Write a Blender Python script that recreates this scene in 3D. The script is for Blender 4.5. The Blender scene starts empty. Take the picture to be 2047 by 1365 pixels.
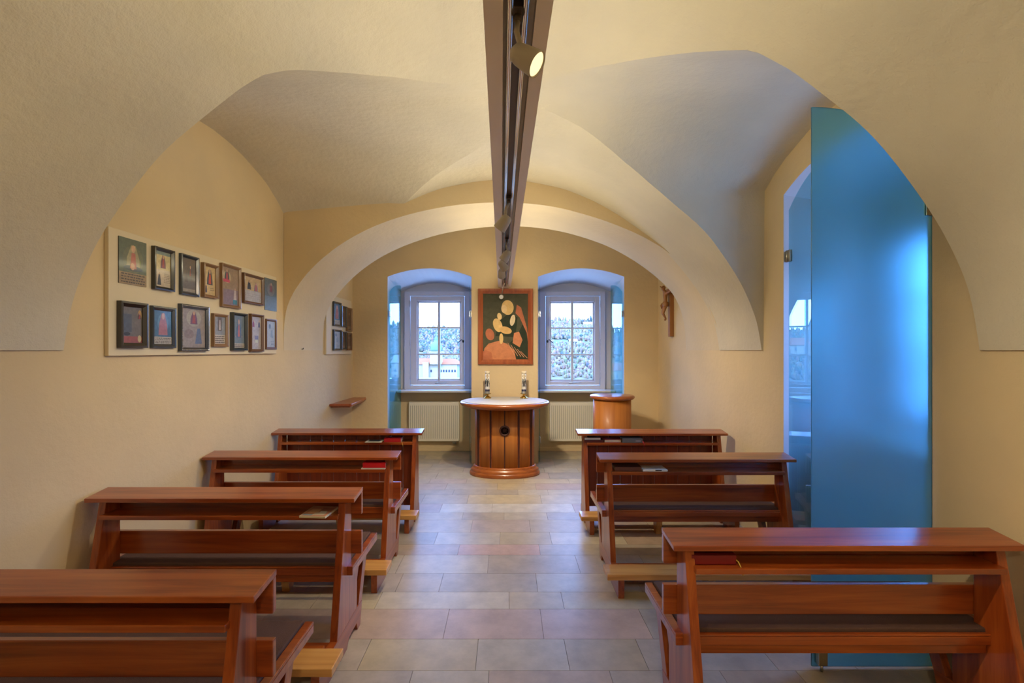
import bpy, bmesh, math, random
from mathutils import Vector, Matrix
R = random.Random(7)
scn = bpy.context.scene
COL = scn.collection

# ------------------------------------------------------------------ camera
EYE = 1.6
cam_d = bpy.data.cameras.new('camera')
cam = bpy.data.objects.new('camera', cam_d); COL.objects.link(cam)
cam.location = (0, 0, EYE); cam.rotation_euler = (math.radians(90), 0, 0)
cam_d.sensor_width = 36; cam_d.lens = 16.36
cam_d.shift_x = 0.00513; cam_d.shift_y = 0.00855
cam_d.clip_start = 0.02; cam_d.clip_end = 3000
scn.camera = cam

# ------------------------------------------------------------------ exposure, world, sun
scn.view_settings.view_transform = 'Standard'
scn.view_settings.look = 'None'
scn.view_settings.exposure = 0.0
scn.view_settings.gamma = 1.0
scn.view_settings.use_curve_mapping = False
try:
    scn.cycles.use_denoising = True
    scn.cycles.max_bounces = 10
    scn.cycles.diffuse_bounces = 6
    scn.cycles.glossy_bounces = 5
    scn.cycles.transmission_bounces = 8
    scn.cycles.transparent_max_bounces = 16
    scn.cycles.sample_clamp_indirect = 6.0
    scn.cycles.caustics_reflective = False
    scn.cycles.caustics_refractive = False
except Exception:
    pass
world = bpy.data.worlds.new('daylight_sky'); scn.world = world
world.use_nodes = True
wn = world.node_tree.nodes; wl = world.node_tree.links
wn.clear()
w_out = wn.new('ShaderNodeOutputWorld'); w_bg = wn.new('ShaderNodeBackground')
w_tc = wn.new('ShaderNodeTexCoord'); w_sep = wn.new('ShaderNodeSeparateXYZ'); w_ramp = wn.new('ShaderNodeValToRGB')
wl.new(w_tc.outputs['Generated'], w_sep.inputs[0]); wl.new(w_sep.outputs['Z'], w_ramp.inputs[0])
e = w_ramp.color_ramp.elements
e[0].position = 0.0; e[0].color = (0.16, 0.27, 0.52, 1)
e[1].position = 1.0; e[1].color = (0.14, 0.36, 0.95, 1)
n_ = w_ramp.color_ramp.elements.new(0.02); n_.color = (0.20, 0.36, 0.72, 1)
n_ = w_ramp.color_ramp.elements.new(0.25); n_.color = (0.17, 0.38, 0.95, 1)
wl.new(w_ramp.outputs[0], w_bg.inputs['Color']); w_bg.inputs['Strength'].default_value = 29.0
wl.new(w_bg.outputs[0], w_out.inputs['Surface'])

sd = bpy.data.lights.new('sun', 'SUN'); sd.energy = 2.2; sd.angle = math.radians(2); sd.color = (1, .9, .75)
sun = bpy.data.objects.new('sun', sd); COL.objects.link(sun)
sun.rotation_euler = Vector((-0.35, -0.8, 0.62)).to_track_quat('Z', 'Y').to_euler()

def area_light(name, loc, direction, sx, sy, energy, color, parent=None):
    d = bpy.data.lights.new(name, 'AREA'); d.shape = 'RECTANGLE'; d.size = sx; d.size_y = sy
    d.energy = energy; d.color = color
    o = bpy.data.objects.new(name, d); COL.objects.link(o)
    o.location = loc; o.rotation_euler = Vector(direction).to_track_quat('-Z', 'Y').to_euler()
    if parent: o.parent = parent
    return o
UP_COL = (1.0, 0.89, 0.58)
UP_ENERGY = 4.9
SPOT_COL = (1.0, 0.84, 0.60)

# ------------------------------------------------------------------ materials
def new_mat(name):
    m = bpy.data.materials.new(name); m.use_nodes = True
    nt = m.node_tree; b = nt.nodes['Principled BSDF']
    return m, nt, b
def simple(name, col, rough=.5, metal=0, coat=0, spec=None, emit=None, es=0, bump=0, bscale=60):
    m, nt, b = new_mat(name)
    b.inputs['Base Color'].default_value = (*col, 1); b.inputs['Roughness'].default_value = rough
    b.inputs['Metallic'].default_value = metal; b.inputs['Coat Weight'].default_value = coat
    b.inputs['Coat Roughness'].default_value = .12
    if spec is not None: b.inputs['Specular IOR Level'].default_value = spec
    if emit: b.inputs['Emission Color'].default_value = (*emit, 1); b.inputs['Emission Strength'].default_value = es
    if bump:
        tc = nt.nodes.new('ShaderNodeTexCoord'); n = nt.nodes.new('ShaderNodeTexNoise'); n.inputs['Scale'].default_value = bscale
        n.inputs['Detail'].default_value = 5
        bp = nt.nodes.new('ShaderNodeBump'); bp.inputs['Strength'].default_value = bump; bp.inputs['Distance'].default_value = .01
        nt.links.new(tc.outputs['Object'], n.inputs['Vector']); nt.links.new(n.outputs['Fac'], bp.inputs['Height'])
        nt.links.new(bp.outputs[0], b.inputs['Normal'])
    return m
def plaster(name, c1, c2, rough=.85, bump=.25):
    m, nt, b = new_mat(name); N = nt.nodes; L = nt.links
    tc = N.new('ShaderNodeTexCoord')
    n1 = N.new('ShaderNodeTexNoise'); n1.inputs['Scale'].default_value = 1.7; n1.inputs['Detail'].default_value = 6
    n2 = N.new('ShaderNodeTexNoise'); n2.inputs['Scale'].default_value = 22; n2.inputs['Detail'].default_value = 8
    n3 = N.new('ShaderNodeTexNoise'); n3.inputs['Scale'].default_value = 140; n3.inputs['Detail'].default_value = 3
    for n in (n1, n2, n3): L.new(tc.outputs['Object'], n.inputs['Vector'])
    mx = N.new('ShaderNodeMix'); mx.data_type = 'RGBA'
    mx.inputs[6].default_value = (*c1, 1); mx.inputs[7].default_value = (*c2, 1)
    rp = N.new('ShaderNodeMapRange'); rp.inputs[1].default_value = .35; rp.inputs[2].default_value = .65
    L.new(n1.outputs['Fac'], rp.inputs[0]); L.new(rp.outputs[0], mx.inputs[0]); L.new(mx.outputs[2], b.inputs['Base Color'])
    ad = N.new('ShaderNodeMath'); ad.operation = 'MULTIPLY_ADD'; ad.inputs[1].default_value = .25
    L.new(n3.outputs['Fac'], ad.inputs[0]); L.new(n2.outputs['Fac'], ad.inputs[2])
    bp = N.new('ShaderNodeBump'); bp.inputs['Strength'].default_value = bump; bp.inputs['Distance'].default_value = .012
    L.new(ad.outputs[0], bp.inputs['Height']); L.new(bp.outputs[0], b.inputs['Normal'])
    b.inputs['Roughness'].default_value = rough; b.inputs['Specular IOR Level'].default_value = .25
    return m
def wood(name, dark, mid, light, axis='X', rough=.3, coat=.5, scale=1.0):
    m, nt, b = new_mat(name); N = nt.nodes; L = nt.links
    tc = N.new('ShaderNodeTexCoord'); mp = N.new('ShaderNodeMapping')
    s = {'X': (1.2, 22, 22), 'Z': (22, 22, 1.2), 'Y': (22, 1.2, 22)}[axis]
    mp.inputs['Scale'].default_value = tuple(v * scale for v in s)
    oi = N.new('ShaderNodeObjectInfo'); mul = N.new('ShaderNodeMath'); mul.operation = 'MULTIPLY'; mul.inputs[1].default_value = 37
    L.new(oi.outputs['Random'], mul.inputs[0]); va = N.new('ShaderNodeVectorMath'); va.operation = 'ADD'
    L.new(tc.outputs['Object'], va.inputs[0]); L.new(mul.outputs[0], va.inputs[1]); L.new(va.outputs[0], mp.inputs['Vector'])
    n1 = N.new('ShaderNodeTexNoise'); n1.inputs['Scale'].default_value = 1.0; n1.inputs['Detail'].default_value = 7
    n1.inputs['Roughness'].default_value = .62; n1.inputs['Distortion'].default_value = .6
    L.new(mp.outputs[0], n1.inputs['Vector'])
    cr = N.new('ShaderNodeValToRGB'); el = cr.color_ramp.elements
    el[0].position = .28; el[0].color = (*dark, 1); el[1].position = .75; el[1].color = (*light, 1)
    x = el.new(.5); x.color = (*mid, 1)
    L.new(n1.outputs['Fac'], cr.inputs[0]); L.new(cr.outputs[0], b.inputs['Base Color'])
    b.inputs['Roughness'].default_value = rough; b.inputs['Coat Weight'].default_value = coat; b.inputs['Coat Roughness'].default_value = .16
    bp = N.new('ShaderNodeBump'); bp.inputs['Strength'].default_value = .06; bp.inputs['Distance'].default_value = .004
    L.new(n1.outputs['Fac'], bp.inputs['Height']); L.new(bp.outputs[0], b.inputs['Normal'])
    return m
def attr_mat(name, rough=.5, coat=0, noise=0, nscale=40, spec=.5, bump=0, tintv=None):
    m, nt, b = new_mat(name); N = nt.nodes; L = nt.links
    a = N.new('ShaderNodeAttribute'); a.attribute_name = 'Col'
    src = a.outputs['Color']
    if noise or bump:
        tc = N.new('ShaderNodeTexCoord'); n = N.new('ShaderNodeTexNoise'); n.inputs['Scale'].default_value = nscale; n.inputs['Detail'].default_value = 7
        n.inputs['Roughness'].default_value = .65
        L.new(tc.outputs['Object'], n.inputs['Vector'])
        mr = N.new('ShaderNodeMapRange'); mr.inputs[1].default_value = .3; mr.inputs[2].default_value = .7
        mr.inputs[3].default_value = 1 - noise; mr.inputs[4].default_value = 1 + noise
        L.new(n.outputs['Fac'], mr.inputs[0])
        vm = N.new('ShaderNodeVectorMath'); vm.operation = 'SCALE'
        L.new(a.outputs['Color'], vm.inputs[0]); L.new(mr.outputs[0], vm.inputs['Scale']); src = vm.outputs[0]
        if bump:
            bp = N.new('ShaderNodeBump'); bp.inputs['Strength'].default_value = bump; bp.inputs['Distance'].default_value = .004
            L.new(n.outputs['Fac'], bp.inputs['Height']); L.new(bp.outputs[0], b.inputs['Normal'])
    if tintv:
        tm = N.new('ShaderNodeVectorMath'); tm.operation = 'MULTIPLY'; tm.inputs[1].default_value = tintv
        L.new(src, tm.inputs[0]); src = tm.outputs[0]
    L.new(src, b.inputs['Base Color']); b.inputs['Roughness'].default_value = rough
    b.inputs['Coat Weight'].default_value = coat; b.inputs['Coat Roughness'].default_value = .1
    b.inputs['Specular IOR Level'].default_value = spec
    return m
def clear_glass(name, tint, ior=1.5, rough=0.0):
    m, nt, b = new_mat(name); N = nt.nodes; L = nt.links; N.remove(b)
    out = N['Material Output']; tr = N.new('ShaderNodeBsdfTransparent'); gl = N.new('ShaderNodeBsdfGlossy')
    tr.inputs[0].default_value = (*tint, 1); gl.inputs['Roughness'].default_value = rough
    fr = N.new('ShaderNodeFresnel'); ge = N.new('ShaderNodeNewGeometry')
    mi_ = N.new('ShaderNodeMix'); mi_.data_type = 'FLOAT'; mi_.inputs[2].default_value = ior; mi_.inputs[3].default_value = 1 / ior
    L.new(ge.outputs['Backfacing'], mi_.inputs[0]); L.new(mi_.outputs[0], fr.inputs[0]); mx = N.new('ShaderNodeMixShader')
    L.new(fr.outputs[0], mx.inputs[0]); L.new(tr.outputs[0], mx.inputs[1]); L.new(gl.outputs[0], mx.inputs[2]); L.new(mx.outputs[0], out.inputs[0])
    return m
def frosted(name):
    m, nt, b = new_mat(name); N = nt.nodes; L = nt.links; N.remove(b)
    out = N['Material Output']
    tl = N.new('ShaderNodeBsdfTranslucent'); tl.inputs[0].default_value = (.34, .84, 1.0, 1)
    rf = N.new('ShaderNodeBsdfRefraction'); rf.inputs[0].default_value = (.52, .88, 1.0, 1); rf.inputs['Roughness'].default_value = .34; rf.inputs['IOR'].default_value = 1.45
    df = N.new('ShaderNodeBsdfDiffuse'); df.inputs[0].default_value = (.42, .52, .52, 1)
    gl = N.new('ShaderNodeBsdfGlossy'); gl.inputs['Roughness'].default_value = .35
    m0 = N.new('ShaderNodeMixShader'); m0.inputs[0].default_value = .78
    m1 = N.new('ShaderNodeMixShader'); m1.inputs[0].default_value = .06
    m2 = N.new('ShaderNodeMixShader'); m2.inputs[0].default_value = .05
    L.new(tl.outputs[0], m0.inputs[1]); L.new(rf.outputs[0], m0.inputs[2])
    L.new(m0.outputs[0], m1.inputs[1]); L.new(df.outputs[0], m1.inputs[2])
    L.new(m1.outputs[0], m2.inputs[1]); L.new(gl.outputs[0], m2.inputs[2]); L.new(m2.outputs[0], out.inputs[0])
    return m

M = {}
M['wall'] = plaster('cream_wall_plaster', (.70, .55, .33), (.63, .50, .31))
M['arch'] = plaster('cream_arch_plaster', (.68, .57, .39), (.62, .52, .36), bump=.3)
M['vault'] = plaster('white_vault_plaster', (.66, .60, .48), (.59, .54, .44), bump=.5)
M['reveal'] = plaster('white_reveal_paint', (.60, .61, .64), (.56, .57, .60), bump=.12)
M['wood_x'] = wood('varnished_red_wood_long', (.13, .016, .003), (.30, .056, .008), (.46, .118, .020), 'X', .28, .9)
M['wood_z'] = wood('varnished_red_wood_upright', (.13, .016, .003), (.30, .056, .008), (.46, .118, .020), 'Z', .30, .7)
M['wood_y'] = wood('varnished_red_wood_runner', (.17, .022, .004), (.30, .056, .008), (.42, .10, .018), 'Y', .3, .6)
M['pine'] = wood('golden_pine', (.46, .20, .045), (.62, .31, .085), (.72, .40, .13), 'X', .32, .45)
M['pine_z'] = wood('golden_pine_upright', (.46, .22, .06), (.60, .32, .10), (.70, .42, .15), 'Z', .4, .3)
M['plank'] = wood('dark_red_plank', (.13, .02, .008), (.20, .035, .012), (.27, .05, .016), 'Z', .4, .3)
M['altar_z'] = wood('altar_cherry_panel', (.32, .10, .016), (.42, .145, .024), (.50, .19, .036), 'Z', .5, .06, .7)
M['altar_x'] = wood('altar_moulding_wood', (.22, .05, .010), (.32, .085, .016), (.42, .13, .028), 'X', .32, .4)
M['altar_dark'] = simple('altar_groove_dark', (.055, .012, .008), .5)
M['frame_wood'] = wood('painting_frame_wood', (.24, .05, .015), (.34, .08, .022), (.44, .12, .03), 'Z', .35, .4)
M['felt'] = simple('brown_felt', (.13, .075, .060), .95, spec=.1, bump=.6, bscale=420)
M['white_metal'] = simple('white_enamel', (.80, .76, .66), .35)
M['grille'] = simple('radiator_groove', (.42, .40, .34), .5)
M['lacquer'] = simple('window_white_lacquer', (.56, .55, .60), .35)
M['steel'] = simple('brushed_steel', (.52, .49, .42), .32, 1)
M['dark_metal'] = simple('dark_metal', (.05, .045, .04), .45, .6)
M['brass'] = simple('brass', (.62, .40, .10), .25, 1)
M['sill'] = simple('stone_sill', (.60, .57, .54), .35, bump=.05)
M['beam'] = simple('satin_beam_lacquer', (.86, .76, .64), .42, .0, spec=.5)
M['track'] = simple('white_track_aluminium', (.92, .91, .90), .16, .85)
M['track_dark'] = simple('track_slot_dark', (.12, .09, .065), .4, .5)
M['spot'] = simple('greige_spot_housing', (.50, .44, .34), .45)
M['lens'] = simple('spot_lens', (.7, .7, .66), .2)
M['lens_lit'] = simple('lit_spot_lens', (.9, .8, .6), .3, emit=(1, .80, .42), es=7.0)
M['lens_ring'] = simple('lit_spot_reflector', (.9, .8, .6), .3, emit=(1, .75, .38), es=1.4)
M['tube'] = simple('uplight_tube', (.9, .85, .7), .4, emit=(1, .8, .5), es=2.0)
M['wax'] = simple('white_wax', (.80, .77, .70), .45)
M['wax_top'] = simple('candle_sleeve', (.74, .66, .50), .3)
M['black'] = simple('black_relief', (.015, .015, .02), .4)
M['navy'] = simple('navy_band', (.03, .03, .08), .45)
M['cloth'] = simple('altar_white_cloth', (.60, .585, .58), .8, bump=.15, bscale=200)
M['board'] = simple('pale_board', (.70, .60, .42), .7)
M['paint'] = attr_mat('old_painting', .38, .22, noise=.22, nscale=38)
M['canvas'] = attr_mat('canvas_painting', .85, 0, spec=.1, noise=.16, nscale=14)
M['paper'] = attr_mat('paper_and_covers', .45, .1)
M['stone'] = attr_mat('limestone_slabs', .40, 0, noise=.16, nscale=7, spec=.4, bump=.08)
M['far'] = attr_mat('distant_facade', .9, 0, spec=.1, tintv=(.40, .30, .205))
M['hill'] = attr_mat('distant_hillside', 1.0, 0, noise=.15, nscale=.12, spec=0, tintv=(.52, .42, .33))
M['carved'] = wood('carved_limewood', (.18, .07, .015), (.30, .12, .03), (.40, .18, .05), 'Z', .5, .1)
M['pane'] = clear_glass('window_pane', (.97, .985, .99), 1.25)
M['shutter'] = clear_glass('tinted_shutter_glass', (.62, .88, .93), 1.55)
M['shutter_edge'] = simple('glass_edge', (.35, .75, .78), .15, emit=None)
M['frosted'] = frosted('frosted_glass')
M['flame_grey'] = simple('dark_frame', (.022, .018, .016), .28, coat=.6)
M['frame_brown'] = simple('brown_frame', (.13, .055, .02), .38, coat=.3)
M['frame_blue'] = simple('blue_black_frame', (.02, .03, .05), .22, coat=.8)
M['frame_pale'] = simple('pale_brown_frame', (.24, .13, .06), .4, coat=.3)
M['bead'] = simple('silver_bead', (.6, .6, .6), .25, .9)

# ------------------------------------------------------------------ mesh helpers
class MB:
    def __init__(s):
        s.bm = bmesh.new(); s.col = s.bm.loops.layers.float_color.new('Col')
    def _fin(s, faces, mi, col, smooth):
        for f in faces:
            f.material_index = mi; f.smooth = smooth
            if col is not None:
                for l in f.loops: l[s.col] = (*col, 1)
    def box(s, x0, x1, y0, y1, z0, z1, bev=0, mi=0, col=None, mat=None, seg=2):
        old = set(s.bm.faces)
        r = bmesh.ops.create_cube(s.bm, size=1); vs = r['verts']
        for v in vs:
            v.co = Vector(((x0 + x1) / 2 + v.co.x * (x1 - x0), (y0 + y1) / 2 + v.co.y * (y1 - y0), (z0 + z1) / 2 + v.co.z * (z1 - z0)))
            if mat is not None: v.co = mat @ v.co
        if bev:
            es = list({e for v in vs for e in v.link_edges})
            bmesh.ops.bevel(s.bm, geom=es, offset=bev, segments=seg, affect='EDGES', profile=.5, clamp_overlap=True)
        s._fin([f for f in s.bm.faces if f not in old], mi, col, False); return s
    def prism(s, pts, f, w0, w1, bev=0, mi=0, col=None, smooth=False):
        """pts 2D polygon, f(u,v,w)->xyz"""
        old = set(s.bm.faces)
        a = [s.bm.verts.new(f(u, v, w0)) for u, v in pts]; b = [s.bm.verts.new(f(u, v, w1)) for u, v in pts]
        n = len(pts); fs = [s.bm.faces.new(a), s.bm.faces.new(list(reversed(b)))]
        for i in range(n): fs.append(s.bm.faces.new((a[i], b[i], b[(i + 1) % n], a[(i + 1) % n])))
        bmesh.ops.recalc_face_normals(s.bm, faces=fs)
        if bev:
            es = list({e for v in a + b for e in v.link_edges})
            bmesh.ops.bevel(s.bm, geom=es, offset=bev, segments=2, affect='EDGES', profile=.5, clamp_overlap=True)
        s._fin([q for q in s.bm.faces if q not in old], mi, col, smooth); return s
    def lathe(s, prof, seg=32, cx=0, cy=0, sx=1, sy=1, mi=0, col=None, mat=None, a0=0, a1=2 * math.pi, smooth=True):
        full = abs(a1 - a0 - 2 * math.pi) < 1e-6; n = seg if full else seg + 1; fs = []
        rings = []
        for r, z in prof:
            ring = []
            for i in range(n):
                a = a0 + (a1 - a0) * i / seg
                co = Vector((cx + r * sx * math.cos(a), cy + r * sy * math.sin(a), z))
                if mat is not None: co = mat @ co
                ring.append(s.bm.verts.new(co))
            rings.append(ring)
        for k in range(len(rings) - 1):
            for i in range(seg):
                j = (i + 1) % n
                fs.append(s.bm.faces.new((rings[k][i], rings[k][j], rings[k + 1][j], rings[k + 1][i])))
        if full:
            if prof[0][0] > 1e-5: fs.append(s.bm.faces.new(list(reversed(rings[0]))))
            if prof[-1][0] > 1e-5: fs.append(s.bm.faces.new(rings[-1]))
        s._fin(fs, mi, col, smooth)
        for f in fs[-2:]:
            if len(f.verts) > 4: f.smooth = False
        return s
    def tube(s, pts, r, seg=8, mi=0, col=None):
        pts = [Vector(p) for p in pts]; rings = []; fs = []
        for i, p in enumerate(pts):
            t = (pts[min(i + 1, len(pts) - 1)] - pts[max(i - 1, 0)]).normalized()
            q = t.to_track_quat('Z', 'Y').to_matrix(); rr = r[i] if isinstance(r, (list, tuple)) else r
            rings.append([s.bm.verts.new(p + q @ Vector((rr * math.cos(2 * math.pi * k / seg), rr * math.sin(2 * math.pi * k / seg), 0))) for k in range(seg)])
        for a, b in zip(rings, rings[1:]):
            for k in range(seg): fs.append(s.bm.faces.new((a[k], a[(k + 1) % seg], b[(k + 1) % seg], b[k])))
        fs.append(s.bm.faces.new(list(reversed(rings[0])))); fs.append(s.bm.faces.new(rings[-1]))
        s._fin(fs, mi, col, True); return s
    def poly(s, pts, mi=0, col=None, smooth=False):
        f = s.bm.faces.new([s.bm.verts.new(p) for p in pts]); s._fin([f], mi, col, smooth); return f
    def grid(s, rows, mi=0, col=None, smooth=True):
        vs = [[s.bm.verts.new(p) for p in r] for r in rows]; fs = []
        for a, b in zip(vs, vs[1:]):
            for i in range(len(a) - 1):
                try: fs.append(s.bm.faces.new((a[i], a[i + 1], b[i + 1], b[i])))
                except ValueError: pass
        s._fin(fs, mi, col, smooth); return s
    def ball(s, c, rx, ry, rz, sub=2, mi=0, col=None):
        old = set(s.bm.faces); r = bmesh.ops.create_icosphere(s.bm, subdivisions=sub, radius=1)
        for v in r['verts']: v.co = Vector((c[0] + v.co.x * rx, c[1] + v.co.y * ry, c[2] + v.co.z * rz))
        s._fin([f for f in s.bm.faces if f not in old], mi, col, True); return s
    def build(s, name, mats, parent=None, label=None, weld=False, recalc=False):
        if weld: bmesh.ops.remove_doubles(s.bm, verts=s.bm.verts, dist=1e-5)
        if recalc: bmesh.ops.recalc_face_normals(s.bm, faces=s.bm.faces)
        me = bpy.data.meshes.new(name); s.bm.to_mesh(me); s.bm.free()
        for m in (mats if isinstance(mats, (list, tuple)) else [mats]): me.materials.append(m)
        o = bpy.data.objects.new(name, me); COL.objects.link(o)
        if parent: o.parent = parent
        if label: o['label'] = label
        return o
def tag(o, label=None, cat=None, group=None, kind=None):
    if label: o['label'] = label
    if cat: o['category'] = cat
    if group: o['group'] = group
    if kind: o['kind'] = kind
    return o
def empty(name, loc, rz=0):
    o = bpy.data.objects.new(name, None); COL.objects.link(o); o.location = loc; o.rotation_euler = (0, 0, rz)
    o.empty_display_size = .1
    return o
def kids(o): return [c for c in bpy.data.objects if c.parent == o]
def copy_tree(o, parent=None):
    c = o.copy(); COL.objects.link(c); c.parent = parent
    if parent is None and 'label' in c: del c['label']
    for ch in kids(o): copy_tree(ch, c)
    return c
def struct(o): o['kind'] = 'structure'; return o

# ------------------------------------------------------------------ setting: walls, vault, arch
def XL(y): return -2.30 + .0182 * y
XR = 2.142
Y_ARCH0, Y_ARCH1, Y_BACK, Y_WIN = 4.62, 5.56, 6.58, 7.40
TOPZ = 3.95
def interp(t, x):
    if x <= t[0][0]: return t[0][1]
    for a, b in zip(t, t[1:]):
        if x <= b[0]:
            k = (x - a[0]) / (b[0] - a[0]) if b[0] != a[0] else 0
            return a[1] + k * (b[1] - a[1])
    return t[-1][1]
def catmull(pts, n):
    """resample a polyline smoothly by arc length"""
    P = [Vector(p) for p in pts]; out = []
    L = [0]
    for a, b in zip(P, P[1:]): L.append(L[-1] + (b - a).length)
    for i in range(n + 1):
        s = L[-1] * i / n; k = 0
        while k < len(P) - 2 and s > L[k + 1]: k += 1
        t = (s - L[k]) / max(L[k + 1] - L[k], 1e-9)
        out.append(P[k].lerp(P[k + 1], t))
    for _ in range(6):
        out = [out[0]] + [out[i - 1] * .25 + out[i] * .5 + out[i + 1] * .25 for i in range(1, n)] + [out[-1]]
    return out

def arch_hole(u0, u1, z0, zs, zc, n=14):
    """rectangle with segmental arch top, counter-clockwise from bottom left"""
    pts = [(u0, z0), (u1, z0)]
    for i in range(n + 1):
        t = i / n; u = u1 + (u0 - u1) * t
        pts.append((u, zs + (zc - zs) * (1 - (2 * t - 1) ** 2)))
    return pts
def rect_hole(u0, u1, z0, z1): return [(u0, z0), (u1, z0), (u1, z1), (u0, z1)]
def slab(mb, f, outer, holes, w0, w1, mi=0, mih=1):
    """slab with holes; holes = [(front loop, back loop)]"""
    bm = mb.bm
    def fill(w, loops):
        es = []; vl = []
        for lp in loops:
            vs = [bm.verts.new(f(u, v, w)) for u, v in lp]; vl.append(vs)
            es += [bm.edges.new((vs[i], vs[(i + 1) % len(vs)])) for i in range(len(vs))]
        r = bmesh.ops.triangle_fill(bm, edges=es, use_beauty=True)
        fs = [g for g in r['geom'] if isinstance(g, bmesh.types.BMFace)]
        mb._fin(fs, mi, None, False); return vl
    A = fill(w0, [outer] + [h[0] for h in holes]); B = fill(w1, [outer] + [h[1] for h in holes])
    for k, (a, b) in enumerate(zip(A, B)):
        fs = [bm.faces.new((a[i], a[(i + 1) % len(a)], b[(i + 1) % len(a)], b[i])) for i in range(len(a))]
        mb._fin(fs, mi if k == 0 else mih, None, False)
# ---- back wall (the window side)
NL = (-1.685, -.498); NR = (.441, 1.660)
WL = (-1.54, -.60); WR = (.54, 1.50)          # window openings
mb = MB(); fb = lambda u, v, w: (u, Y_BACK + w, v)
outer = rect_hole(-2.6, 3.2, -.1, TOPZ)
hl = (arch_hole(*NL, -.003, 2.640, 2.757), arch_hole(*NL, -.003, 2.52, 2.665))
hr = (arch_hole(*NR, -.003, 2.640, 2.757), arch_hole(*NR, -.003, 2.52, 2.665))
slab(mb, fb, outer, [hl, hr], 0, Y_WIN - Y_BACK)
slab(mb, fb, outer, [(rect_hole(*WL, 1.0, 2.50),) * 2, (rect_hole(*WR, 1.0, 2.50),) * 2], Y_WIN - Y_BACK, Y_WIN - Y_BACK + .25)
for hx, wx in ((NL, WL), (NR, WR)):
    slab(mb, fb, rect_hole(hx[0] + .001, hx[1] - .001, .99, 2.70), [(rect_hole(*wx, 1.0, 2.50),) * 2], Y_WIN - Y_BACK - .004, Y_WIN - Y_BACK - .001, 1, 1)
struct(mb.build('wall_back', [M['wall'], M['reveal']], recalc=True))
# ---- right wall with its own window niche
RY0, RY1 = 2.37, 3.60
mb = MB(); fr = lambda u, v, w: (XR + w, u, v)
outer = rect_hole(-2.3, Y_BACK + .3, -.1, TOPZ)
slab(mb, fr, outer, [(arch_hole(RY0, RY1, -.003, 2.80, 2.95), arch_hole(RY0, RY1, -.003, 2.68, 2.84))], 0, .80)
slab(mb, fr, outer, [(rect_hole(2.60, 3.40, 1.0, 2.50),) * 2], .80, 1.0)
struct(mb.build('wall_right', [M['wall'], M['reveal']], recalc=True))
# ---- left wall (slightly out of square) and the wall behind the camera
mb = MB()
mb.prism([(-2.3, 0), (Y_BACK + .9, 0), (Y_BACK + .9, 1), (-2.3, 1)], lambda y, t, w: (XL(y) - .5 * t, y, w), -.1, TOPZ)
struct(mb.build('wall_left', M['wall']))
struct(MB().box(-3.0, 3.2, -2.4, -2.0, -.1, TOPZ).build('wall_front', M['wall']))
# ---- arch between the two bays
F = [(-2.214, 0), (-2.214, .2), (-2.2, .43), (-2.11, .60), (-1.959, .8), (-1.784, .955), (-1.609, 1.083), (-1.436, 1.177), (-1.262, 1.258),
     (-1.074, 1.321), (-.854, 1.381), (-.504, 1.446), (-.131, 1.470), (.2, 1.462), (.52, 1.42), (.929, 1.304), (1.2, 1.20), (1.396, 1.11),
     (1.654, .95), (1.74, .84), (1.83, .725), (1.94, .565), (2.03, .40), (2.10, .22), (2.142, 0)]
K = [(-2.197, 0), (-2.197, .2), (-2.18, .44), (-2.05, .64), (-1.868, .849), (-1.656, 1.02), (-1.447, 1.15), (-1.166, 1.275), (-.816, 1.385),
     (-.466, 1.45), (-.158, 1.48), (.154, 1.483), (.5, 1.45), (.763, 1.395), (1.112, 1.285), (1.324, 1.19), (1.602, 1.022), (1.8, .867),
     (1.967, .714), (2.05, .586), (2.12, .35), (2.142, .15), (2.142, 0)]
NA = 90
Fs = catmull([(x, 0, z) for x, z in F], NA); Ks = catmull([(x, 0, z) for x, z in K], NA)
mb = MB()
rows = []
for t in (0, .25, .5, .75, 1):
    rows.append([(a.x * (1 - t) + b.x * t, Y_ARCH0 + (Y_ARCH1 - Y_ARCH0) * t, EYE + a.z * (1 - t) + b.z * t) for a, b in zip(Fs, Ks)])
mb.grid(rows, mi=1)
mb.grid([rows[0], [(p[0], p[1], TOPZ) for p in rows[0]]], mi=0, smooth=False)
mb.grid([rows[-1], [(p[0], p[1], TOPZ) for p in rows[-1]]], mi=0, smooth=False)
struct(mb.build('wall_arch', [M['wall'], M['arch']]))
# ---- vault: barrel along the room with a cross lunette on either side
T = [(0, 1.694), (.25, 1.678), (.62, 1.60), (.93, 1.465), (1.16, 1.325), (1.40, 1.15), (1.61, .99), (1.73, .85), (1.82, .735), (1.94, .57), (2.03, .40), (2.09, .26), (2.13, 0)]
CX = -.05
half = catmull([(u, 0, z) for u, z in T], 60)
half[0].z = 1.694; half[1].z = 1.6935
prof = [Vector((CX - p.x * (2.248 + CX) / 2.13, 0, p.z)) for p in reversed(half)] + [Vector((CX + p.x * (2.13 - CX) / 2.13, 0, p.z)) for p in half[1:]]
TIP = .06
nl = [(-2.3, 2.36), (-2.19, 2.36), (-2.015, 2.34), (-1.79, 2.32), (-1.52, 2.297), (-1.31, 2.28), (-1.20, 2.285), (-1.09, 2.35), (-.966, 2.474), (-.749, 2.668), (-.484, 2.85), (-.147, 3.02), (TIP, 3.12)]
nr = [(TIP, 3.12), (.12, 3.02), (.232, 2.882), (.435, 2.71), (.604, 2.576), (.847, 2.338), (1.10, 2.085), (1.261, 2.06), (1.458, 2.066), (1.734, 2.074), (2.2, 2.10)]
fl = [(-1.026, 4.632), (-.79, 4.40), (-.558, 4.182), (-.33, 3.98), (-.165, 3.81), (-.03, 3.5), (TIP, 3.12)]
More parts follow.
